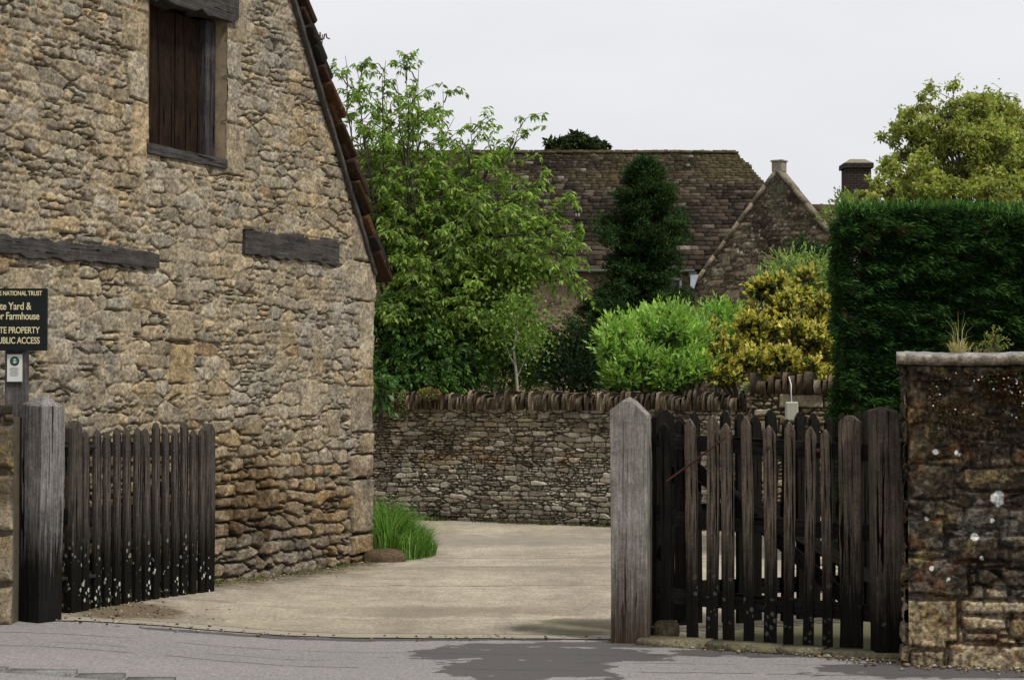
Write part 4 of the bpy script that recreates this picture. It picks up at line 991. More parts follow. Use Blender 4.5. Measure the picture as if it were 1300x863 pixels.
def burst(lobes, k, sc, seed=1):
    r = random.Random(seed); out = []
    for px, py, Y, rx, rz, ry in lobes:
        for i in range(max(3, int(k * rx * rz / 1200))):
            th = r.uniform(0, 6.283); q = r.uniform(.25, 1) ** .6; rr = sc * r.uniform(.7, 1.35)
            out.append((px + rx * q * math.cos(th), py + rz * q * math.sin(th), Y + ry * r.uniform(-.9, .3), rr, rr * r.uniform(.6, .95), rr * Y / F * .8))
    return out
def shrub(name, label, lobes, nsh, nl, ll, wl, cols, mat, yc, updir=.9, shlen=.22, w_=None, inner=None, core=None, ratio=.4, tipcols=None, tipw=.4, cat='shrub', stem=True, stemm=None, group=None, base=None, leafup=.6):
    """lobes: (px,py,Y,rx,rz,ry) in pixels/metres; shoots sprouting outwards with leaves along them"""
    L3 = [(np.array(at(px, py, Y)), np.array([rx * Y / F, ry, rz * Y / F])) for px, py, Y, rx, rz, ry in lobes]
    bx_ = base or (float(np.mean([c[0] for c, _ in L3])), yc, 0.); root = empty(name, bx_); tag(root, label, cat, group); O = np.array(bx_)
    area = np.array([r[0] * r[2] for _, r in L3]); cnt = (area / area.sum() * nsh).astype(int) + 1
    parts = []; tb = TB(); PP = []; DD = []; CC = []; LL = []; WW = []
    for (c, r), n in zip(L3, cnt):
        p, v = ellip(n, c, r, .45)
        d = v * np.array([1, 1, .6]) + np.array([0, 0, updir]) + rng.normal(size=v.shape) * .25; d /= np.linalg.norm(d, axis=1)[:, None]
        tone = (1 + .18 * rng.normal(size=(n, 1))).clip(.5, 1.5)
        sl2 = shlen * rng.uniform(.6, 1.3, (n, 1))
        for k in range(nl):
            f = (k + .5) / nl
            pos = p + d * sl2 * f; ang = k * 2.4 + rng.uniform(0, 6.28, n) * .2
            side = rng.normal(size=(n, 3)); side -= d * (side * d).sum(1)[:, None]; side /= np.linalg.norm(side, axis=1)[:, None] + 1e-9
            dd = side * (1.05 - .7 * f) + d * (leafup + .5 * f)
            cc = colvar(n, cols, .13, w_) * tone
            if tipcols is not None and f > 1 - tipw: cc = colvar(n, tipcols, .13) * tone
            l_ = ll * rng.uniform(.7, 1.2, n) * (1 - .25 * f)
            PP.append(pos); DD.append(dd); CC.append(cc); LL.append(l_)
    P = np.concatenate(PP) - O; D = np.concatenate(DD); C = np.concatenate(CC); Ls = np.concatenate(LL)
    parts.append(leaves(P, D, Ls, Ls * ratio, C, .2, curl=.05))
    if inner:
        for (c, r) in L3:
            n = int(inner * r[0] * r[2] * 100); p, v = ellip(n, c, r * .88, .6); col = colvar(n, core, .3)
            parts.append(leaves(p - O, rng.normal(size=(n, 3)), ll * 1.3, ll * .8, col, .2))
    crown = leaf_obj('foliage' if cat != 'tree' else 'crown', parts, mat, root)
    ts = random.Random(int(abs(bx_[0] * 100)))
    for (c, r) in L3:
        b = np.array([bx_[0] + ts.uniform(-.1, .1), yc, 0]); e = c + r * np.array([0, 0, .2]); m_ = (b + e) / 2 + np.array([0, 0, .2])
        tb.tube(bez(b - O, m_ - O, e - O, 8), np.linspace(.05 if cat == 'tree' else .025, .01, 8), 5)
        for k in range(5):
            e2 = c + r * np.array([ts.uniform(-.7, .7), ts.uniform(-.7, .7), ts.uniform(-.3, .8)])
            tb.tube(bez(e - O - (r * [0, 0, .4]), (e + e2) / 2 - O, e2 - O, 5), np.linspace(.014, .005, 5), 4)
    tb.build('trunk' if cat == 'tree' else 'stems', stemm or M_bark, root)
    return root
# bright laurel
shrub('laurel_bush', 'bright green laurel bush with upright shoots just above the garden wall', (LB := [(828, 452, 23.2, 70, 50, .75), (785, 458, 22.9, 36, 42, .6), (870, 440, 23.2, 38, 45, .6), (830, 425, 23.4, 45, 28, .6), (858, 412, 23.4, 30, 20, .4), (795, 430, 23.1, 30, 26, .5), (890, 465, 22.8, 28, 35, .5), (825, 480, 22.6, 75, 25, .5)])[:0] + burst([(828 + (a - 828) * .82, 458 + (b - 458) * .85, c, d * .72, e * .72, f) for a, b, c, d, e, f in LB], 16, 15),
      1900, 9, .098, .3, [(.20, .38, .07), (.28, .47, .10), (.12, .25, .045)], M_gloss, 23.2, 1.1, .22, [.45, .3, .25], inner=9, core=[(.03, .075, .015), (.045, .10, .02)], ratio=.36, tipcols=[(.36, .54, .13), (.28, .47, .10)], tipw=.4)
shrub('laurel_bush', 'smaller bright green laurel shoots in front of the stone gable', [(915, 415, 24.6, 22, 26, .35), (935, 425, 24.4, 18, 18, .3), (905, 440, 24.4, 14, 20, .35)],
      220, 10, .088, .3, [(.19, .40, .055), (.26, .48, .075), (.13, .29, .045)], M_gloss, 24.5, 1.1, .22, [.45, .3, .25], inner=6, core=[(.03, .075, .015)], ratio=.36, tipcols=[(.30, .50, .10)], tipw=.4)
# golden variegated shrub
shrub('golden_shrub', 'yellow leaved evergreen shrub beside the bright laurel, above the wall pillar', (GB := [(1000, 365, 24.0, 26, 26, .4), (975, 395, 23.8, 30, 26, .45), (1020, 405, 23.8, 32, 30, .45), (940, 428, 23.4, 36, 24, .5), (1000, 440, 23.3, 45, 26, .55), (1035, 450, 23.3, 24, 34, .4), (930, 460, 23.0, 30, 22, .4), (975, 470, 22.9, 36, 20, .45), (1030, 482, 22.7, 26, 18, .4), (920, 482, 22.7, 18, 9, .25)])[:0] + burst(GB, 17, 9, 4),
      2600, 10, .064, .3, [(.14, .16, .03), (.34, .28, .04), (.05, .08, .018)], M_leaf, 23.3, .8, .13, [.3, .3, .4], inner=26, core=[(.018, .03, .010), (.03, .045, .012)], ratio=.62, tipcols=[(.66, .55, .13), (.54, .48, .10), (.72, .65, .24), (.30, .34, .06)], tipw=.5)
# pale bush behind
shrub('pale_shrub', 'pale yellow green airy bush behind the golden shrub, below the gable', [(1025, 365, 26.5, 28, 36, .5), (985, 372, 26.6, 26, 30, .5), (1046, 350, 26.6, 14, 18, .4), (1050, 390, 26.4, 18, 40, .4), (1000, 345, 26.8, 22, 20, .4)],
      650, 9, .06, .3, [(.24, .34, .10), (.32, .42, .15), (.17, .26, .07)], M_leaf, 26.5, .7, .2, None, inner=7, core=[(.08, .13, .04)], ratio=.5)
# climbing dark shrub on gable
shrub('climbing_shrub', 'dark green climber on the lower right of the stone gable', [(1030, 325, 52, 18, 12, .4), (1045, 335, 52, 16, 14, .4), (1015, 318, 52, 12, 10, .4)],
      260, 8, .12, .3, [(.03, .07, .02), (.045, .10, .025)], M_dark, 52, .3, .25, None, inner=4, core=[(.02, .045, .012)], ratio=.5)
# conifer
def conifer():
    root = empty('conifer', ((812 - 650) / F * 27, 27, 0)); tag(root, 'tall narrow dark green conifer standing before the tiled roof', 'tree'); O = np.array(root.location)
    parts = []; tb = TB(); zt = at(820, 203, 27).z; r9 = random.Random(12)
    tb.tube([(0, 0, 0), (0, 0, zt * .5), (.05, 0, zt * .97)], [.16, .11, .02], 7)
    ys_ = [203, 220, 240, 262, 285, 305, 325, 345, 360, 380, 400, 420, 450, 485]; hw = [5, 15, 28, 38, 45, 41, 30, 33, 44, 56, 64, 68, 72, 66]; cxs = [820, 820, 821, 819, 816, 816, 820, 820, 816, 812, 814, 808, 802, 795]
    PC_ = []; VC_ = []; TC_ = []
    for k in range(430):
        py = 203 + 282 * (k + r9.random()) / 430; h_ = np.interp(py, ys_, hw); cx_ = np.interp(py, ys_, cxs)
        ang = r9.uniform(0, 6.283); rr = h_ * r9.uniform(.82, 1.15) * (.62 + .85 * float(vn(np.array(py / 13.), np.array(round(ang / 1.2) * 1.7), 77))); dx = math.cos(ang) * rr; dy = math.sin(ang) * rr * 27 / F * .9
        tip = np.array(at(cx_ + dx, py, 27)) - O; tip[1] = dy
        st = np.array([np.interp(py, ys_, cxs) * 0 + (cx_ - 812) * 27 / F * .6, 0, max(.3, tip[2] - .10 - .25 * rr * 27 / F)])
        B_ = bez(st, (st + tip) / 2 + [0, 0, -.03], tip, 7); tb.tube(B_, np.linspace(.014, .004, 7), 3)
        tone = (1 + .30 * r9.gauss(0, 1)); tone = min(1.7, max(.4, tone))
        m = 5 + int(rr / 9)
        for q in range(m):
            f = 1 - (q / m) ** 1.3 * .75; i = f * 6; i0 = min(5, int(i)); c = B_[i0] * (1 - (i - i0)) + B_[i0 + 1] * (i - i0)
            PC_.append(c + np.array([r9.gauss(0, .05), r9.gauss(0, .05), r9.gauss(0, .025) + .01])); VC_.append((tip - st) / (np.linalg.norm(tip - st) + 1e-6)); TC_.append(tone * r9.uniform(.8, 1.2))
    PC_ = np.array(PC_); VC_ = np.array(VC_); TC_ = np.array(TC_); per = 34; idx = np.repeat(np.arange(len(PC_)), per); n = len(idx)
    p = PC_[idx] + rng.normal(size=(n, 3)) * [.045, .045, .024]
    d = VC_[idx] * .8 + rng.normal(size=(n, 3)) * .6 + [0, 0, .25]
    col = colvar(n, [(.036, .074, .024), (.055, .105, .032), (.020, .042, .015), (.09, .155, .045)], .15, [.35, .3, .25, .1]) * TC_[idx][:, None]
    parts.append(leaves(p, d, rng.uniform(.035, .075, n), .013, col, .1))
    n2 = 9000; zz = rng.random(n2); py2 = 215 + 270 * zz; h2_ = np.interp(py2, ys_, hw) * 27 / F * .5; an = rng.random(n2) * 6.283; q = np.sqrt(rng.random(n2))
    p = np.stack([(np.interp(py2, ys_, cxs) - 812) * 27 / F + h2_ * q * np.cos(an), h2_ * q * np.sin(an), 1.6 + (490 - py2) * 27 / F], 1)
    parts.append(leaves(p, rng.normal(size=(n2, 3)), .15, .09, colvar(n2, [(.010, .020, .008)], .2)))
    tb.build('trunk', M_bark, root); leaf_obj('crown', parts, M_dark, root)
conifer()
# dark shrubs at left behind the garden wall
shrub('evergreen_shrub', 'dark glossy evergreen shrub with drooping leaves behind the garden wall beside the barn', [(505, 420, 24.3, 40, 45, .6), (540, 450, 24.2, 50, 42, .6), (490, 470, 23.9, 26, 30, .5), (580, 465, 24.2, 40, 34, .5), (530, 400, 24.8, 46, 36, .5), (600, 430, 24.8, 36, 30, .5), (520, 482, 23.8, 60, 18, .4)],
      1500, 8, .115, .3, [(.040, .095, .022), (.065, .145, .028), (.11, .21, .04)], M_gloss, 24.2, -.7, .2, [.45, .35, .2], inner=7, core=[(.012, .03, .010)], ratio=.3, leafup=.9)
shrub('evergreen_shrub', 'low sprig of drooping leaves hanging over the left end of the garden wall', [(486, 488, 22.8, 10, 16, .25), (484, 505, 22.75, 7, 10, .2)],
      50, 8, .12, .3, [(.06, .14, .03), (.09, .19, .04)], M_gloss, 23.2, -.7, .2, None, inner=4, core=[(.02, .05, .015)], ratio=.3, leafup=.9, base=(-1.62, 23.3, 0))
shrub('small_leaved_shrub', 'mid green small leaved bush behind the wall around a pale slim stem', [(640, 470, 25.2, 40, 30, .5), (670, 450, 25.4, 30, 26, .5), (625, 440, 25.6, 36, 26, .5), (680, 482, 25.2, 30, 16, .4), (650, 415, 26, 46, 30, .5), (600, 385, 26.4, 40, 30, .5), (560, 350, 26.8, 40, 30, .5), (520, 320, 27, 36, 30, .5)],
      1500, 9, .07, .3, [(.075, .15, .03), (.11, .21, .04), (.15, .27, .06)], M_leaf, 25.4, .1, .22, None, inner=5, core=[(.02, .045, .012), (.035, .07, .02)], ratio=.45)
shrub('dark_shrub', 'rounded very dark shrub under the conifer, left of the bright laurel', [(722, 460, 24.6, 30, 32, .5), (705, 445, 24.8, 18, 20, .4), (742, 475, 24.3, 24, 24, .4), (725, 484, 24.2, 34, 16, .4), (740, 440, 24.8, 20, 20, .4)],
      800, 8, .06, .3, [(.016, .032, .014), (.028, .05, .02), (.045, .075, .028)], M_dark, 24.6, .4, .14, [.5, .35, .15], inner=10, core=[(.008, .016, .008)], ratio=.4)
# birch sapling
def sapling():
    b = at(657, 500, 23.9); root = empty('birch_sapling', (b.x, 23.9, 0)); tag(root, 'slim pale stemmed sapling with bare white twigs behind the garden wall', 'tree')
    tb = TB(); q = lambda px, py, dy=0: at(px, py, 23.9 + dy) - Vector(root.location)
    tb.tube([(0, 0, 0), q(657, 497), q(655, 470), q(652, 445), q(655, 425), q(650, 400)], [.03, .024, .02, .016, .011, .006], 6)
    tb.tube([q(655, 466), q(647, 452), q(643, 440), q(640, 425)], [.014, .011, .008, .004], 5)
    tb.tube([q(656, 480), q(664, 462), q(669, 448), q(678, 430)], [.010, .008, .006, .003], 5)
    tb.tube([q(652, 440), q(659, 432), q(656, 415), q(662, 395)], [.012, .009, .007, .003], 5); tb.build('trunk', M_barkp, root)
    P = []
    for px, py in ((650, 400), (640, 425), (678, 430), (662, 395), (670, 440), (636, 405), (655, 380)):
        c = np.array(q(px, py)); P.append(c + rng.normal(size=(150, 3)) * [.16, .15, .12])
    P = np.concatenate(P); D = rng.normal(size=P.shape) + [0, 0, -.4]
    leaf_obj('crown', [leaves(P, D, .055, .035, colvar(len(P), [(.16, .28, .05), (.22, .34, .08)], .15))], M_leaf, root)
sapling()

# ------------------------------------------------------------------ hedge
def hedge():
    x0 = at(1064, 500, 17).x; x1 = x0 + 4.2; y0, y1 = 17.0, 19.0; zt = at(1100, 267, 17).z
    root = empty('clipped_hedge', ((x0 + x1) / 2, (y0 + y1) / 2, 0)); tag(root, 'tall square clipped dark green hedge rising behind the right gate', 'hedge'); O = np.array(root.location)
    parts = []
    def face(n, kindf):
        u, v = rng.random(n), rng.random(n)
        if kindf == 'front': p = np.stack([x0 + (x1 - x0) * u, np.full(n, y0), zt * v], 1); nv = np.array([0, -1, 0]); a, b = p[:, 0], p[:, 2]
        elif kindf == 'left': p = np.stack([np.full(n, x0), y0 + (y1 - y0) * u, zt * v], 1); nv = np.array([-1, 0, 0]); a, b = p[:, 1], p[:, 2]
        elif kindf == 'right': p = np.stack([np.full(n, x1), y0 + (y1 - y0) * u, zt * v], 1); nv = np.array([1, 0, 0]); a, b = p[:, 1], p[:, 2]
        else: p = np.stack([x0 + (x1 - x0) * u, y0 + (y1 - y0) * v, np.full(n, zt)], 1); nv = np.array([0, 0, 1]); a, b = p[:, 0], p[:, 1]
        w1 = fbm(a / .55, b / .22, 801, 4); w2 = fbm(a / .16, b / .07, 802, 3)
        dep = .12 * w1 + .09 * w2 - .12 * rng.random(n) ** 2
        p = p + nv * dep[:, None]
        dirv = np.stack([np.where(w1 > 0, 1, .6) * (1.0 + .4 * rng.normal(size=n)), rng.normal(size=n) * .5, .40 * rng.normal(size=n) - .15 + .25 * fbm(a / .8, b / .8, 803, 2)], 1)
        if kindf in ('left', 'right'): dirv = dirv[:, [1, 0, 2]]
        if kindf == 'top': dirv = rng.normal(size=(n, 3)) * .5 + [0, 0, .8]
        dirv = dirv + nv * .35
        p[:, 0] += (p[:, 1] - y0) * .178
        lit = ss(dep, -.10, .13)
        hi = (w2 > .18) & (rng.random(n) < .5)
        col = colvar(n, [(.013, .036, .009), (.022, .058, .014), (.008, .021, .006)], .2)
        col = np.where(hi[:, None], colvar(n, [(.065, .15, .03), (.05, .12, .03)], .2), col)
        if kindf == 'top': col = colvar(n, [(.05, .12, .025), (.09, .19, .04)], .2)
        p[:, 2] += .035 * fbm(p[:, 0] / .6, p[:, 1] / .6 + 3, 811, 3) * ss(p[:, 2], zt - .4, zt)
        if kindf == 'front':
            br_ = (fbm(a / .25, b / .2, 812, 3) > .5) & (rng.random(n) < .6); col = np.where(br_[:, None], colvar(n, [(.07, .05, .025), (.04, .035, .018)], .2), col)
        parts.append(leaves(p - O, dirv, rng.uniform(.03, .085, n), rng.uniform(.008, .014, n), col, .1))
    face(190000, 'front'); face(42000, 'left'); face(9000, 'right'); face(26000, 'top')
    # ragged new shoots along the clipped top and corner
    n = 5000; p = np.stack([x0 + (x1 - x0) * rng.random(n), y0 + .3 * rng.random(n), zt + .02 * rng.normal(size=n)], 1); p[:, 0] += .03
    parts.append(leaves(p - O, rng.normal(size=(n, 3)) * .5 + [0, 0, .9], rng.uniform(.04, .12, n), .012, colvar(n, [(.09, .20, .04), (.05, .12, .03)], .2), .1))
    leaf_obj('foliage', parts, M_dark, root)
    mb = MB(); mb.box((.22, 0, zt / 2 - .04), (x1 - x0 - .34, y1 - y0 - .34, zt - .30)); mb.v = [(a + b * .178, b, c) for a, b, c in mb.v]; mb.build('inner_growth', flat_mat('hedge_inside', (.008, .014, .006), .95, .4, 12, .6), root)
    tb = TB(); r = random.Random(2)
    for i in range(6):
        x = -1.8 + i * .72; tb.tube([(x, -.9, 0), (x + r.uniform(-.05, .05), -.85, .6), (x, -.7, 1.4)], [.05, .04, .03], 6)
    tb.build('stems', M_bark, root)
hedge()

# ------------------------------------------------------------------ big tree at right, far dark tree
def spreading(name, label, base, trunk_h, blobs, nleaf, ll, cols, mat, barkm, rw=.3, nb=5, ratio=.5, gap=.35):
    root = empty(name, base); tag(root, label, 'tree'); O = np.array(base, float); tb = TB(); parts = []; r = random.Random(len(blobs))
    tb.tube([(0, 0, 0), (.1, 0, trunk_h * .5), (0, 0, trunk_h)], [rw, rw * .8, rw * .65], 8)
    P = []; D = []; C = []
    tot = sum(b[1][0] * b[1][2] for b in blobs)
    for c, rr in blobs:
        c = np.array(c) - O; rr = np.array(rr)
        st = np.array([0, 0, trunk_h * r.uniform(.75, 1.0)]); B_ = bez(st, st * .5 + c * .5 + [0, 0, -.2], c, 10); B_ += rng.normal(size=B_.shape) * .04
        tb.tube(B_, np.linspace(rw * .4, rw * .09, 10), 5)
        for k in range(nb):
            v = rng.normal(size=3); v /= np.linalg.norm(v); v[2] = abs(v[2]) * .9 - .1; e = c + v * rr * .95; s0 = B_[r.randint(5, 9)]
            b2 = bez(s0, (s0 + e) / 2 + [0, 0, .1], e, 7); b2 += rng.normal(size=b2.shape) * .03
            tb.tube(b2, np.linspace(rw * .13, rw * .03, 7), 4)
            for q in range(5):
                i0 = r.randint(2, 6); e3 = b2[i0] + rng.normal(size=3) * rr * .32 + [0, 0, .05]; tb.tube([b2[i0], (b2[i0] + e3) / 2, e3], [rw * .05, rw * .035, rw * .02], 3)
                n = int(nleaf * rr[0] * rr[2] / tot / nb / 5) + 3
                cc = e3 + rng.normal(size=(max(1, n // 12), 3)) * rr * .12; ii = rng.integers(0, len(cc), n)
                tone = r.uniform(.75, 1.25)
                P.append(cc[ii] + rng.normal(size=(n, 3)) * rr.mean() * .07); D.append(rng.normal(size=(n, 3)) + [0, 0, -.2]); C.append(colvar(n, cols, .15) * tone)
    P = np.concatenate(P); D = np.concatenate(D); C = np.concatenate(C); n = len(P); Ls = ll * rng.uniform(.7, 1.25, n)
    tb.build('trunk', barkm, root); leaf_obj('crown', [leaves(P, D, Ls, Ls * ratio, C, .2)], mat, root)
def ab(px, py, Y, rx, rz): return (tuple(at(px, py, Y)), (rx * Y / F, rx * Y / F * .8, rz * Y / F))
spreading('broadleaf_tree', 'large pale yellow green tree rising behind the clipped hedge', (10.6, 40, 0), 4.2,
          [ab(1155, 175, 40, 38, 24), ab(1190, 160, 39, 36, 26), ab(1235, 140, 40, 44, 30), ab(1285, 150, 41, 44, 34), ab(1150, 225, 39, 40, 26), ab(1200, 205, 40, 46, 30), ab(1250, 195, 39, 46, 34), ab(1300, 200, 40, 46, 40), ab(1130, 245, 40, 28, 18), ab(1185, 248, 38.5, 46, 22), ab(1245, 245, 38.5, 50, 24), ab(1300, 245, 39, 46, 26), ab(1350, 190, 41, 60, 50), ab(1350, 250, 40, 60, 40), ab(1112, 240, 38, 14, 16), ab(1095, 255, 37, 18, 10)],
          72000, .10, [(.32, .38, .085), (.41, .47, .15), (.24, .29, .06), (.37, .36, .11)], M_leaf, M_bark, .30, 7)
spreading('cedar_tree', 'small dark domed treetop showing above the long roof ridge', ((727 - 650) / F * 95, 95, 0), 11,
          [ab(727, 190, 95, 36, 9), ab(710, 188, 95, 18, 8), ab(745, 187, 95, 20, 8), ab(727, 183, 95, 24, 7)],
          9000, .30, [(.030, .045, .018), (.045, .06, .022)], M_dark, M_bark, .5, 7)
shrub('hedge_sprig', 'pale leafy sprigs at the left shoulder of the tall clipped hedge', [(1072, 258, 30, 12, 8, .2), (1090, 262, 30, 14, 6, .2), (1055, 275, 30, 8, 12, .2)], 90, 8, .07, .3, [(.22, .30, .08), (.16, .24, .06)], M_leaf, 30, .6, .15, None, inner=3, core=[(.08, .12, .03)], ratio=.5)

# ------------------------------------------------------------------ farmhouse beyond
fh = empty('farmhouse', (2, 60, 0)); tag(fh, 'long stone farmhouse with a mossy stone tiled roof and coped gable beyond the garden', 'house')
Y0, RUN = 60.0, 4.3
ez = at(870, 341, Y0).z; rz_ = at(930, 195, Y0 + RUN).z
xL = -9.0; xR = at(932, 195, Y0 + RUN).x; xe = xR + 2.75; xV = at(885, 341, Y0).x
# slabs row by row, big at the eaves and small at the ridge
V = []; Fq = []; Cc = []; r_ = random.Random(31)
sl_a = math.atan2(rz_ - ez, RUN); sl_L = math.hypot(rz_ - ez, RUN); u = -.12; rowi = 0
while u < sl_L:
    f = max(0, u / sl_L); ex = .25 * (1 - f) + .11 * f; x = xL; xend = xe + (xR - xe) * f
    sag = 0
    while x < xend:
        wd = r_.uniform(.20, .52) * (1.1 - .5 * f); th = .065
        wd = min(wd, max(.12, xend - x + .05))
        dirt = float(vn(np.array(x / 1.4), np.array(u / .9), 905)); 
        c = [(.054, .040, .030), (.080, .060, .044), (.034, .026, .020), (.044, .033, .024), (.020, .016, .013), (.135, .11, .085)][min(5, int(r_.random() ** 1.15 * 6))]
        moss = float(ss(np.array(f + .5 * (dirt - .5)), .62, 1.0)); g = .62 + .5 * dirt; g *= 1 - .30 * f
        c = tuple(a * g * (1 - moss * .5) + b * moss * .5 for a, b in zip(c, (.085, .07, .03)))
        if r_.random() < .012: c = (.20, .18, .155)
        y = Y0 + (u + ex * .6) * math.cos(sl_a); z = ez + (u + ex * .6) * math.sin(sl_a)
        M_ = Matrix.Rotation(sl_a - .15, 3, 'X')
        push_box(V, Fq, Cc, (x + wd / 2, y, z + .03 + r_.uniform(-.008, .012)), (wd - .012, ex * 1.6, th), c, M_ @ Matrix.Rotation(r_.uniform(-.02, .02), 3, 'Z'), .010, r_)
        x += wd
    u += ex; rowi += 1
roof = mesh_np('roof', V, Fq, M_tile, fh, np.array(Cc))
mb = MB(); mb.add([(xL, Y0 + .05, ez - .08), (xe - .1, Y0 + .05, ez - .08), (xR - .05, Y0 + RUN, rz_ - .06), (xL, Y0 + RUN, rz_ - .06)], [(0, 1, 2, 3)])
mb.add([(xe - .05, Y0 + .05, ez - .05), (xR, Y0 + RUN, rz_ - .03), (xe - .05, Y0 + 2 * RUN, ez - .05)], [(0, 2, 1)])
mb.add([(xL, Y0 + 2 * RUN, ez - .08), (xe, Y0 + 2 * RUN, ez - .08), (xR, Y0 + RUN, rz_ - .06), (xL, Y0 + RUN, rz_ - .06)], [(3, 2, 1, 0)])
mb.build('roof_deck', flat_mat('roof_under', (.06, .045, .035), .95, .3, 6, .4), fh)
V = []; Fq = []; Cc = []; x = xL
while x < xR:
    wd = r_.uniform(.4, .6); push_box(V, Fq, Cc, (min(x + wd / 2, xR - .1), Y0 + RUN, rz_ + .03), (wd, .30, .07), (.08 * r_.uniform(.8, 1.2), .07, .035), None, .012, r_); x += wd
mb2 = mesh_np('ridge_tiles', V, Fq, M_tile, fh, np.array(Cc))
HC = [(.27, .20, .135), (.22, .16, .105), (.31, .235, .16), (.24, .18, .12)]
o, _ = path_wall('front_wall', [(xL, Y0 + .3), (xe - .4, Y0 + .3)], 0, ez + .02, .035, .40, .15, 64, M_house, [(.27, .205, .14), (.22, .165, .11), (.32, .25, .17), (.25, .19, .13)], fh, .02, .015, mortc=(.20, .155, .10), gapk=.6, warp=.05)
mb = MB(); mb.box(((xL + xe - .4) / 2, Y0 + .6 + RUN, (ez - .12) / 2), (xe - .4 - xL, 2 * RUN - .9, ez - .12)); mb.build('side_wall', M_core, fh)
# gutter and downpipe
tb = TB(); g0 = at(800, 343, Y0 - .25); g1_ = at(882, 343, Y0 - .25); tb.tube([Vector((xL, Y0 - .2, ez - .06)), Vector((g1_.x, Y0 - .2, ez - .09))], [.055, .055], 8); tb.build('gutter', M_pipe, fh)
dp = at(879, 350, Y0 - .1); tb = TB(); tb.tube([(dp.x, Y0 - .16, ez - .1), (dp.x, Y0 - .1, ez - .5), (dp.x, Y0 + .12, ez - .75), (dp.x, Y0 + .12, 0)], [.06] * 4, 8); tb.build('downpipe', M_pipe, fh)
mb = MB(); mb.box((dp.x, Y0 - .14, ez - .22), (.26, .2, .2)); mb.build('hopper', M_pipe, fh, bevel=.02)
# windows of the long front
def window(cx, cz, ww, wh, y, parent, nrm_y=-1):
    fr = MB(); t_ = .07
    fr.box((cx, y, cz + wh / 2), (ww, .09, t_)); fr.box((cx, y, cz - wh / 2), (ww, .09, t_)); fr.box((cx - ww / 2, y, cz), (t_, .09, wh + t_)); fr.box((cx + ww / 2, y, cz), (t_, .09, wh + t_)); fr.box((cx, y, cz), (.05, .07, wh)); fr.box((cx, y, cz + .1), (ww, .06, .04))
    f = fr.build('window', M_white, parent); g = MB(); g.box((cx, y + .03, cz), (ww - .02, .02, wh - .02)); g.build('pane', M_glass, f)
for px, py, ww, wh in ((628, 375, 1.0, 1.5), (846, 382, .9, 1.4), (520, 380, 1.0, 1.5), (690, 470, 1.1, .7)):
    p = at(px, py, Y0 + .3); window(p.x, p.z, ww, wh, Y0 + .24, fh)
# projecting gabled wing, turned slightly towards the right
GU = Vector((2.31, -1.5, 0)).normalized(); GN = Vector((GU.y, -GU.x, 0)); GA = Vector((5.58, 57.5, 0)); GWd = Vector((2.31, -1.5, 0)).length * 2
gz0 = at(883, 360, 57.5).z; gzp = at(988, 219, 56.0).z
st_ = .03; sa = np.arange(0, GWd + st_, st_); za = np.arange(0, gzp + st_, st_); S, Z = np.meshgrid(sa, za)
ID, E, BIG = rubble(S, Z, st_, .32, .14, 81, [(.55, .95, 4.9, 5.15), (1.0, 1.5, 5.5, 5.75), (1.3, 1.6, 6.0, 6.25), (1.7, 2.3, 4.9, 5.25), (1.6, 2.0, 5.7, 5.9), (2.1, 2.6, 5.3, 5.5), (1.0, 1.5, 4.2, 4.5), (2.6, 2.8, 5.2, 5.4), (.9, 1.2, 5.2, 5.6), (1.2, 1.9, 6.35, 6.5), (3.4, 3.8, 5.4, 5.6), (2.0, 2.5, 4.2, 4.5)], .4, .04)
r1, r2, r3, r4 = (hid(ID, k + 90) for k in range(4))
hg = ss(E, 0, .04) * (.035 + .035 * (r3 - .5)) + .015 * fbm(S / .15, Z / .1, 95, 3)
col = palette(r2, [(.11, .085, .058), (.165, .125, .082), (.08, .062, .043), (.20, .155, .105), (.125, .095, .065), (.055, .043, .032)]) * (.7 + .5 * r4)[..., None]
col = np.where(BIG[..., None], np.array([.23, .19, .125]) * (.7 + .4 * r4)[..., None], col)
dk = ss(fbm(S / 1.2, Z / .9, 96, 4) + .3 * ss(Z, 5, 8), -.1, .5)[..., None] * .55; col = col * (1 - dk)
lc = ss(fbm(S / .12, Z / .12, 97, 3), .38, .5)[..., None] * .8; col = col * (1 - lc) + np.array([.36, .34, .28]) * lc
gr = ss(np.abs(S - GWd / 2) + .35 * fbm(S / .5, Z / .5, 98, 4), .45, .05)[..., None] * ss(Z, 5.8, 7.3)[..., None] * .6; col = col * (1 - gr) + np.array([.14, .145, .10]) * gr
mf = (1 - ss(E, 0, .02))[..., None] * .75; col = col * (1 - mf) + np.array([.06, .048, .033]) * mf
half = GWd / 2; top = gz0 + (gzp - gz0) * (1 - np.abs(S - half) / half)
keep = Z <= top - .0
P = np.array(GA)[None, None] + S[..., None] * np.array(GU) + hg[..., None] * np.array(GN); P[..., 2] = Z
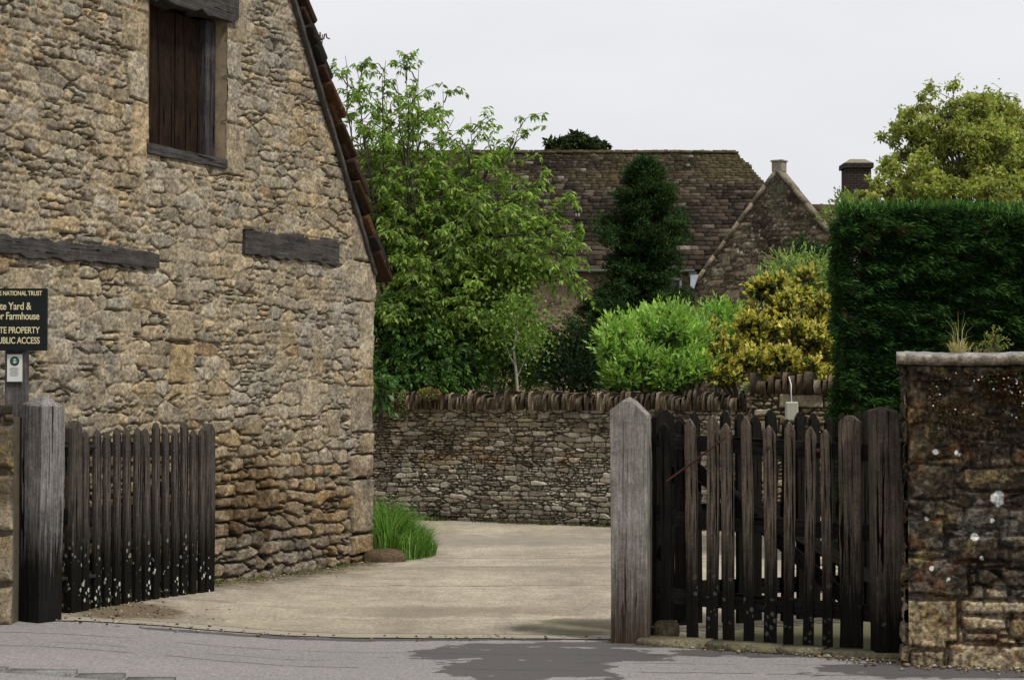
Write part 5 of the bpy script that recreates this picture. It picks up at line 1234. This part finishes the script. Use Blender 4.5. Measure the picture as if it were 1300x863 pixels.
# GN must face the camera
if GN.y > 0: GN = -GN; P = np.array(GA)[None, None] + S[..., None] * np.array(GU) + hg[..., None] * np.array(GN); P[..., 2] = Z
mesh_np('gable_wall', P.reshape(-1, 3), grid_faces(len(sa), len(za), keep), M_house, fh, col.reshape(-1, 3), smooth=True)
def gp(s, z, n=0): v = GA + GU * s + GN * n; v.z = z; return v
def gb(s, z): v = GA + GU * s + Vector((1.12, 8.0, 0)); v.z = z; return v
mb = MB()
mb.add([gp(-.05, gz0 - .05, -.1), gp(half, gzp - .02, -.1), gb(half, gzp - .02), gb(-.05, gz0 - .05)], [(0, 1, 2, 3)])
mb.add([gp(GWd + .05, gz0 - .05, -.1), gp(half, gzp - .02, -.1), gb(half, gzp - .02), gb(GWd + .05, gz0 - .05)], [(3, 2, 1, 0)])
mb.add([gp(GWd, 0, -.1), gp(GWd, gz0, -.1), gb(GWd, gz0), gb(GWd, 0)], [(0, 1, 2, 3)])
mb.add([gp(0, 0, -.1), gp(0, gz0, -.1), gb(0, gz0), gb(0, 0)], [(3, 2, 1, 0)])
mb.add([gp(0, 0, -.06), gp(GWd, 0, -.06), gp(GWd, gz0, -.06), gp(half, gzp, -.06), gp(0, gz0, -.06)], [(0, 1, 2, 3, 4)])
mb.build('wing_roof', flat_mat('wing_roof_stone', (.10, .075, .055), .95, .4, 5, .7), fh)
# coping up both slopes
V = []; Fq = []; Cc = []
for sgn in (0, 1):
    a = gp(0 if sgn == 0 else GWd, gz0 - .05, 0); b = gp(half, gzp + .03, 0); d = (b - a); L_ = d.length; d.normalize(); nn_ = GN.cross(d).normalized()
    if nn_.z < 0: nn_ = -nn_
    M_ = Matrix((d, GN, nn_)).transposed(); u = 0
    while u < L_ - .02:
        l = min(r_.uniform(.5, .9), L_ - u); g = r_.uniform(.8, 1.15); push_box(V, Fq, Cc, a + d * (u + l / 2) + nn_ * .045 - GN * .10, (l - .01, .34, .11), (.21 * g, .175 * g, .125 * g), M_, .006, r_); u += l
mesh_np('coping', V, Fq, M_house, fh, np.array(Cc))
mb = MB(); pk = gp(half, gzp + .17, -.1); RZ = Matrix.Rotation(math.atan2(GU.y, GU.x), 3, 'Z'); mb.box(pk, (.34, .34, .30), RZ); mb.box(pk + Vector((0, 0, .17)), (.40, .40, .06), RZ); mb.build('apex_stone', flat_mat('apex', (.24, .21, .17), .95, .3, 10, .6), fh, bevel=.02)
mb = MB(); q = gp(.0, gz0 - .0, .03); q.z = gz0 + .1
mb.add([gp(-.12, gz0 + .26, .05), gp(.16, gz0 + .26, .06), gp(.02, gz0 - .16, .12), gp(-.10, gz0 - .08, .10)], [(0, 1, 2, 3)])
o = mb.build('lead_flashing', M_lead, fh); m = o.modifiers.new('s', 'SOLIDIFY'); m.thickness = .03
p = at(968, 375, 56.3); window(p.x, p.z, .5, .8, p.y - .12, fh)
relocate(fh, (2, 60, 0))

# cottage with chimney at right
ct = empty('cottage', (10, 60, 0)); tag(ct, 'low tiled roof with a dark brick chimney stack behind the hedge', 'house')
cz1 = at(1050, 262, 64).z; V = []; Fq = []; Cc = []; u = 0; sa_ = R(42)
while u < 4:
    x = at(1000, 262, 64).x
    while x < 18:
        wd = r_.uniform(.3, .6); g = r_.uniform(.6, 1.2); push_box(V, Fq, Cc, (x + wd / 2, 64 - u * math.cos(sa_), cz1 - u * math.sin(sa_) - .05), (wd - .012, .36, .045), (.09 * g, .06 * g, .042 * g), Matrix.Rotation(sa_ - .08, 3, 'X'), .01, r_); x += wd
    u += .22
mesh_np('roof', V, Fq, M_tile, ct, np.array(Cc))
mb = MB(); mb.box((13.5, 64, cz1 / 2 - 1.6), (8, 5.6, cz1 - 3.2)); mb.build('wall', M_core, ct)
# brick stack: real courses
def brick_mat():
    m, t, b, o = new_mat('brick'); v = mapping(t, (1, 1, 1), (R(90), 0, 0)); br_ = N(t, 'ShaderNodeTexBrick'); t.links.new(v, br_.inputs[0])
    br_.inputs['Scale'].default_value = 1; br_.inputs['Brick Width'].default_value = .23; br_.inputs['Row Height'].default_value = .08; br_.inputs['Mortar Size'].default_value = .009
    br_.inputs[1].default_value = (.026, .015, .012, 1); br_.inputs[2].default_value = (.014, .011, .010, 1); br_.inputs[3].default_value = (.055, .045, .04, 1)
    vn_ = mapping(t, (1, 1, 1)); n = noise(t, vn_, 9, 5, .7); c = mix(t, 1, br_.outputs[0], ramp(t, n, [(.3, .5), (.7, 1.4)]), 'MULTIPLY')
    t.links.new(c, b.inputs['Base Color']); bump(t, b, br_.outputs['Fac'], -.4, .01); return m
M_brick = brick_mat(); CY = 60
c0 = at(1074, 265, CY); c1 = at(1106, 207, CY); cw_ = c1.x - c0.x; cx = (c0.x + c1.x) / 2
stack = MB(); stack.box((cx, CY + cw_ / 2, (c1.z + 5) / 2 - .05), (cw_, cw_, c1.z - 5 - .1)); so_ = stack.build('chimney', M_brick, ct)
mb = MB()
for nm, z, e, hh_ in (('chimney_cap', c1.z - .08, .14, .15), ('chimney_band', at(1090, 252, CY).z, .06, .075)): mb = MB(); mb.box((cx, CY + cw_ / 2, z), (cw_ + e, cw_ + e, hh_)); mb.build(nm, M_brick, ct)
mb = MB(); h1 = cw_ / 2 + .06; h2 = cw_ * .30; zb, ztp = c1.z + .0, c1.z + .14; cy = CY + cw_ / 2
mb.add([(cx - h1, cy - h1, zb), (cx + h1, cy - h1, zb), (cx + h1, cy + h1, zb), (cx - h1, cy + h1, zb), (cx - h2, cy - h2, ztp), (cx + h2, cy - h2, ztp), (cx + h2, cy + h2, ztp), (cx - h2, cy + h2, ztp)], [(3, 2, 1, 0), (4, 5, 6, 7), (0, 1, 5, 4), (1, 2, 6, 5), (2, 3, 7, 6), (3, 0, 4, 7)])
mb.build('chimney_flaunching', flat_mat('flaunch', (.20, .18, .14), .95, .3, 8, .5), ct)
relocate(ct, (10, 60, 0))

# ------------------------------------------------------------------ grasses and little plants
def blades(n, cx, cy, rx, ry, h0, h1, col, wid=.008, lean_=.5, zf=None, bias=(0, 0)):
    a = rng.random(n) * 6.283; q = np.sqrt(rng.random(n)); x = cx + rx * q * np.cos(a); y = cy + ry * q * np.sin(a)
    z = H(x, y) if zf is None else np.full(n, zf); h = rng.uniform(h0, h1, n) * (1 - .35 * q)
    d = np.stack([rng.normal(size=n) * lean_ + bias[0] + .5 * np.cos(a) * q, rng.normal(size=n) * lean_ + bias[1], np.zeros(n)], 1) * h[:, None]
    b = np.stack([x, y, z], 1); m_ = b + d * .3 + np.stack([0 * h, 0 * h, h * .65], 1); t = b + d * .95 + np.stack([0 * h, 0 * h, h * (1 - .25 * np.linalg.norm(d, axis=1) / h)], 1)
    s = rng.normal(size=(n, 3)); s[:, 2] = 0; s /= np.linalg.norm(s, axis=1)[:, None]; s *= wid * rng.uniform(.6, 1.3, (n, 1)) / 2
    V = np.stack([b - s, b + s, m_ + s * .8, m_ - s * .8, t + s * .12, t - s * .12], 1).reshape(-1, 3)
    i = np.arange(n)[:, None] * 6; Fc = np.concatenate([i + np.array([0, 1, 2, 3]), i + np.array([3, 2, 4, 5])]); return V, Fc, np.repeat(col, 6, axis=0)
gc = [(.10, .22, .03), (.15, .30, .045), (.07, .15, .025), (.22, .36, .09)]
parts = [blades(1700, -1.16, 17.75, .14, .40, .38, .72, colvar(1700, gc, .15), .009, .22),
         blades(1500, -1.0, 17.8, .20, .45, .26, .50, colvar(1500, gc, .15), .008, .3),
         blades(900, -.90, 17.9, .18, .35, .12, .28, colvar(900, gc, .15), .007, .35)]
o = leaf_obj('grass', parts, M_grass, None); kind(o, 'stuff')
# thin weeds along wall feet
parts = []
for i in range(26):
    s_ = rng.uniform(.1, 4.0); p = BP(float(s_), 0, .07); parts.append(blades(26, p.x, p.y, .10, .07, .02, .07, colvar(26, [(.09, .14, .03), (.14, .18, .05)], .2), .006, .6))
for i in range(40):
    x = rng.uniform(-1.4, 2.2); y = float(np.interp(x, [-1.68, 1.12, 2.66], [23.0, 21.5, 20.72])) - .10; parts.append(blades(30, x, y, .12, .06, .02, .09, colvar(30, [(.05, .10, .02), (.12, .12, .04), (.09, .05, .03)], .2), .010, .6))
for i in range(14):
    x = rng.uniform(1.0, 2.3); y = float(edge_y(np.array(x))) + .05; parts.append(blades(22, x, y, .08, .04, .015, .05, colvar(22, [(.07, .11, .02), (.12, .13, .04)], .2), .005, .6))
kind(leaf_obj('weeds', parts, M_grass, None), 'stuff')
# dry grass tuft on the capping slab
ZT = 1.80
def cap_pt(px, Y=10.9): p = at(px, 446, Y); return p.x
x = cap_pt(1222); r0 = empty('dry_grass_tuft', (x, 10.98, ZT)); tag(r0, 'straw coloured dry grass tuft growing on top of the right boundary wall', 'plant')
parts = [blades(130, 0, 0, .05, .06, .05, .14, colvar(130, [(.42, .34, .17), (.5, .42, .24), (.25, .27, .09)], .15), .004, .8, zf=-.006), blades(40, .10, 0, .12, .05, .03, .07, colvar(40, [(.4, .32, .16)], .15), .004, 1.3, zf=-.006, bias=(1.2, 0)), blades(9, 0, 0, .03, .03, .2, .30, colvar(9, [(.3, .28, .12), (.45, .38, .2)], .1), .0045, .08, zf=-.006)]
leaf_obj('blades', parts, M_grass, r0)
x = cap_pt(1266); r1_ = empty('small_fern', (x, 10.95, ZT)); tag(r1_, 'little feathery green plant beside the dry grass on the wall top', 'plant')
tb = TB(); P = []; D = []
for k, (ex_, ez_) in enumerate(((-.05, .10), (-.02, .15), (.03, .14), (.07, .08), (.10, .04), (-.09, .05))):
    B_ = bez((0, 0, -.005), (ex_ * .3, 0, ez_ * .9), (ex_, -.02, ez_), 8); tb.tube(B_, np.linspace(.002, .001, 8), 3)
    for q in range(26): i = rng.integers(2, 8); P.append(B_[min(i, 7)] + rng.normal(size=3) * .008); D.append(rng.normal(size=3) + [0, 0, -.1])
tb.build('stalks', M_grass if False else M_bark, r1_); leaf_obj('fronds', [leaves(np.array(P), np.array(D), .022, .009, colvar(len(P), [(.14, .22, .05), (.30, .28, .10)], .2))], M_leaf, r1_)
# creeping plant with tiny white flowers hanging over the wall face
cr = empty('creeping_plant', (2.8, 10.7, 1.6)); tag(cr, 'reddish brown trailing plant dotted with tiny white flowers on the right wall face', 'plant'); O = np.array(cr.location)
n = 9000; u = rng.random(n) * 1.2 + .05; dz = np.abs(rng.normal(size=n)) * (.10 + .10 * vn(u / .2, u * 0, 951)); zc = 1.69 - dz - .05 * ss(u, .35, .1)
kp = (zc > 1.25) & ((fbm(u / .11, zc / .08, 952, 4) > -.25)) & (u > .12 + .25 * rng.random(n) * (zc > 1.6)); u = u[kp]; zc = zc[kp]; n = len(u)
a2 = np.array([RP[0][0], RP[0][1], 0]); td = np.array(tdir); nd = np.array(ndir)
Pc = a2 + td * u[:, None] + nd * (.035 + .03 * rng.random((n, 1))); Pc[:, 2] = zc
leaf_obj('foliage', [leaves(Pc - O, rng.normal(size=(n, 3)) + nd * .6, rng.uniform(.010, .024, n), .012, colvar(n, [(.085, .028, .014), (.05, .028, .012), (.04, .06, .016), (.10, .055, .018)], .3))], M_leaf, cr)
pick = rng.choice(n, 150, replace=False); pf = Pc[pick] + nd * .012; parts = []
for k in range(5):
    an = k * 1.2566; dv = td * math.cos(an) + np.array([0, 0, math.sin(an)]) + nd * .25
    parts.append(leaves(pf - O, np.repeat(dv[None], len(pf), 0), .0065, .0055, np.full((len(pf), 3), .72)))
kind(leaf_obj('flowers', parts, flat_mat('petal', (.75, .74, .76), .7, .05, 10, 0), cr), 'stuff')
# pale stonecrop on garden wall top, and cushions
def cushion(name, label, px, py, Y, rx, rz, cols, n=700, ll=.035):
    c = at(px, py, Y); root = empty(name, (c.x, c.y, c.z - rz * Y / F)); tag(root, label, 'plant'); O = np.array(root.location)
    p, v = ellip(n, c, (rx * Y / F, .08, rz * Y / F), .5); leaf_obj('foliage', [leaves(p - O, v + rng.normal(size=v.shape) * .4, ll, ll * .5, colvar(n, cols, .15))], M_leaf, root)
    tb = TB()
    for k in range(5): tb.tube([(0, .05, -.02), p[k] * .4 - O * .4, p[k] - O], [.006, .004, .003], 3)
    tb.build('stems', M_bark, root)
cushion('stonecrop', 'pale whitish flowering cushion plant on the garden wall cope near the pillar', 949, 500, 20.9, 9, 13, [(.42, .46, .30), (.55, .58, .45), (.25, .32, .14)])
cushion('wall_plant', 'pale green drooping tuft hanging over the cope stones close to the barn', 513, 512, 22.75, 6, 15, [(.20, .22, .09), (.28, .30, .14)], 500)
cushion('wall_plant', 'green and red cushion plant on the cope stones above the drive', 545, 500, 22.5, 14, 7, [(.16, .20, .05), (.22, .08, .05), (.26, .28, .12)], 500)
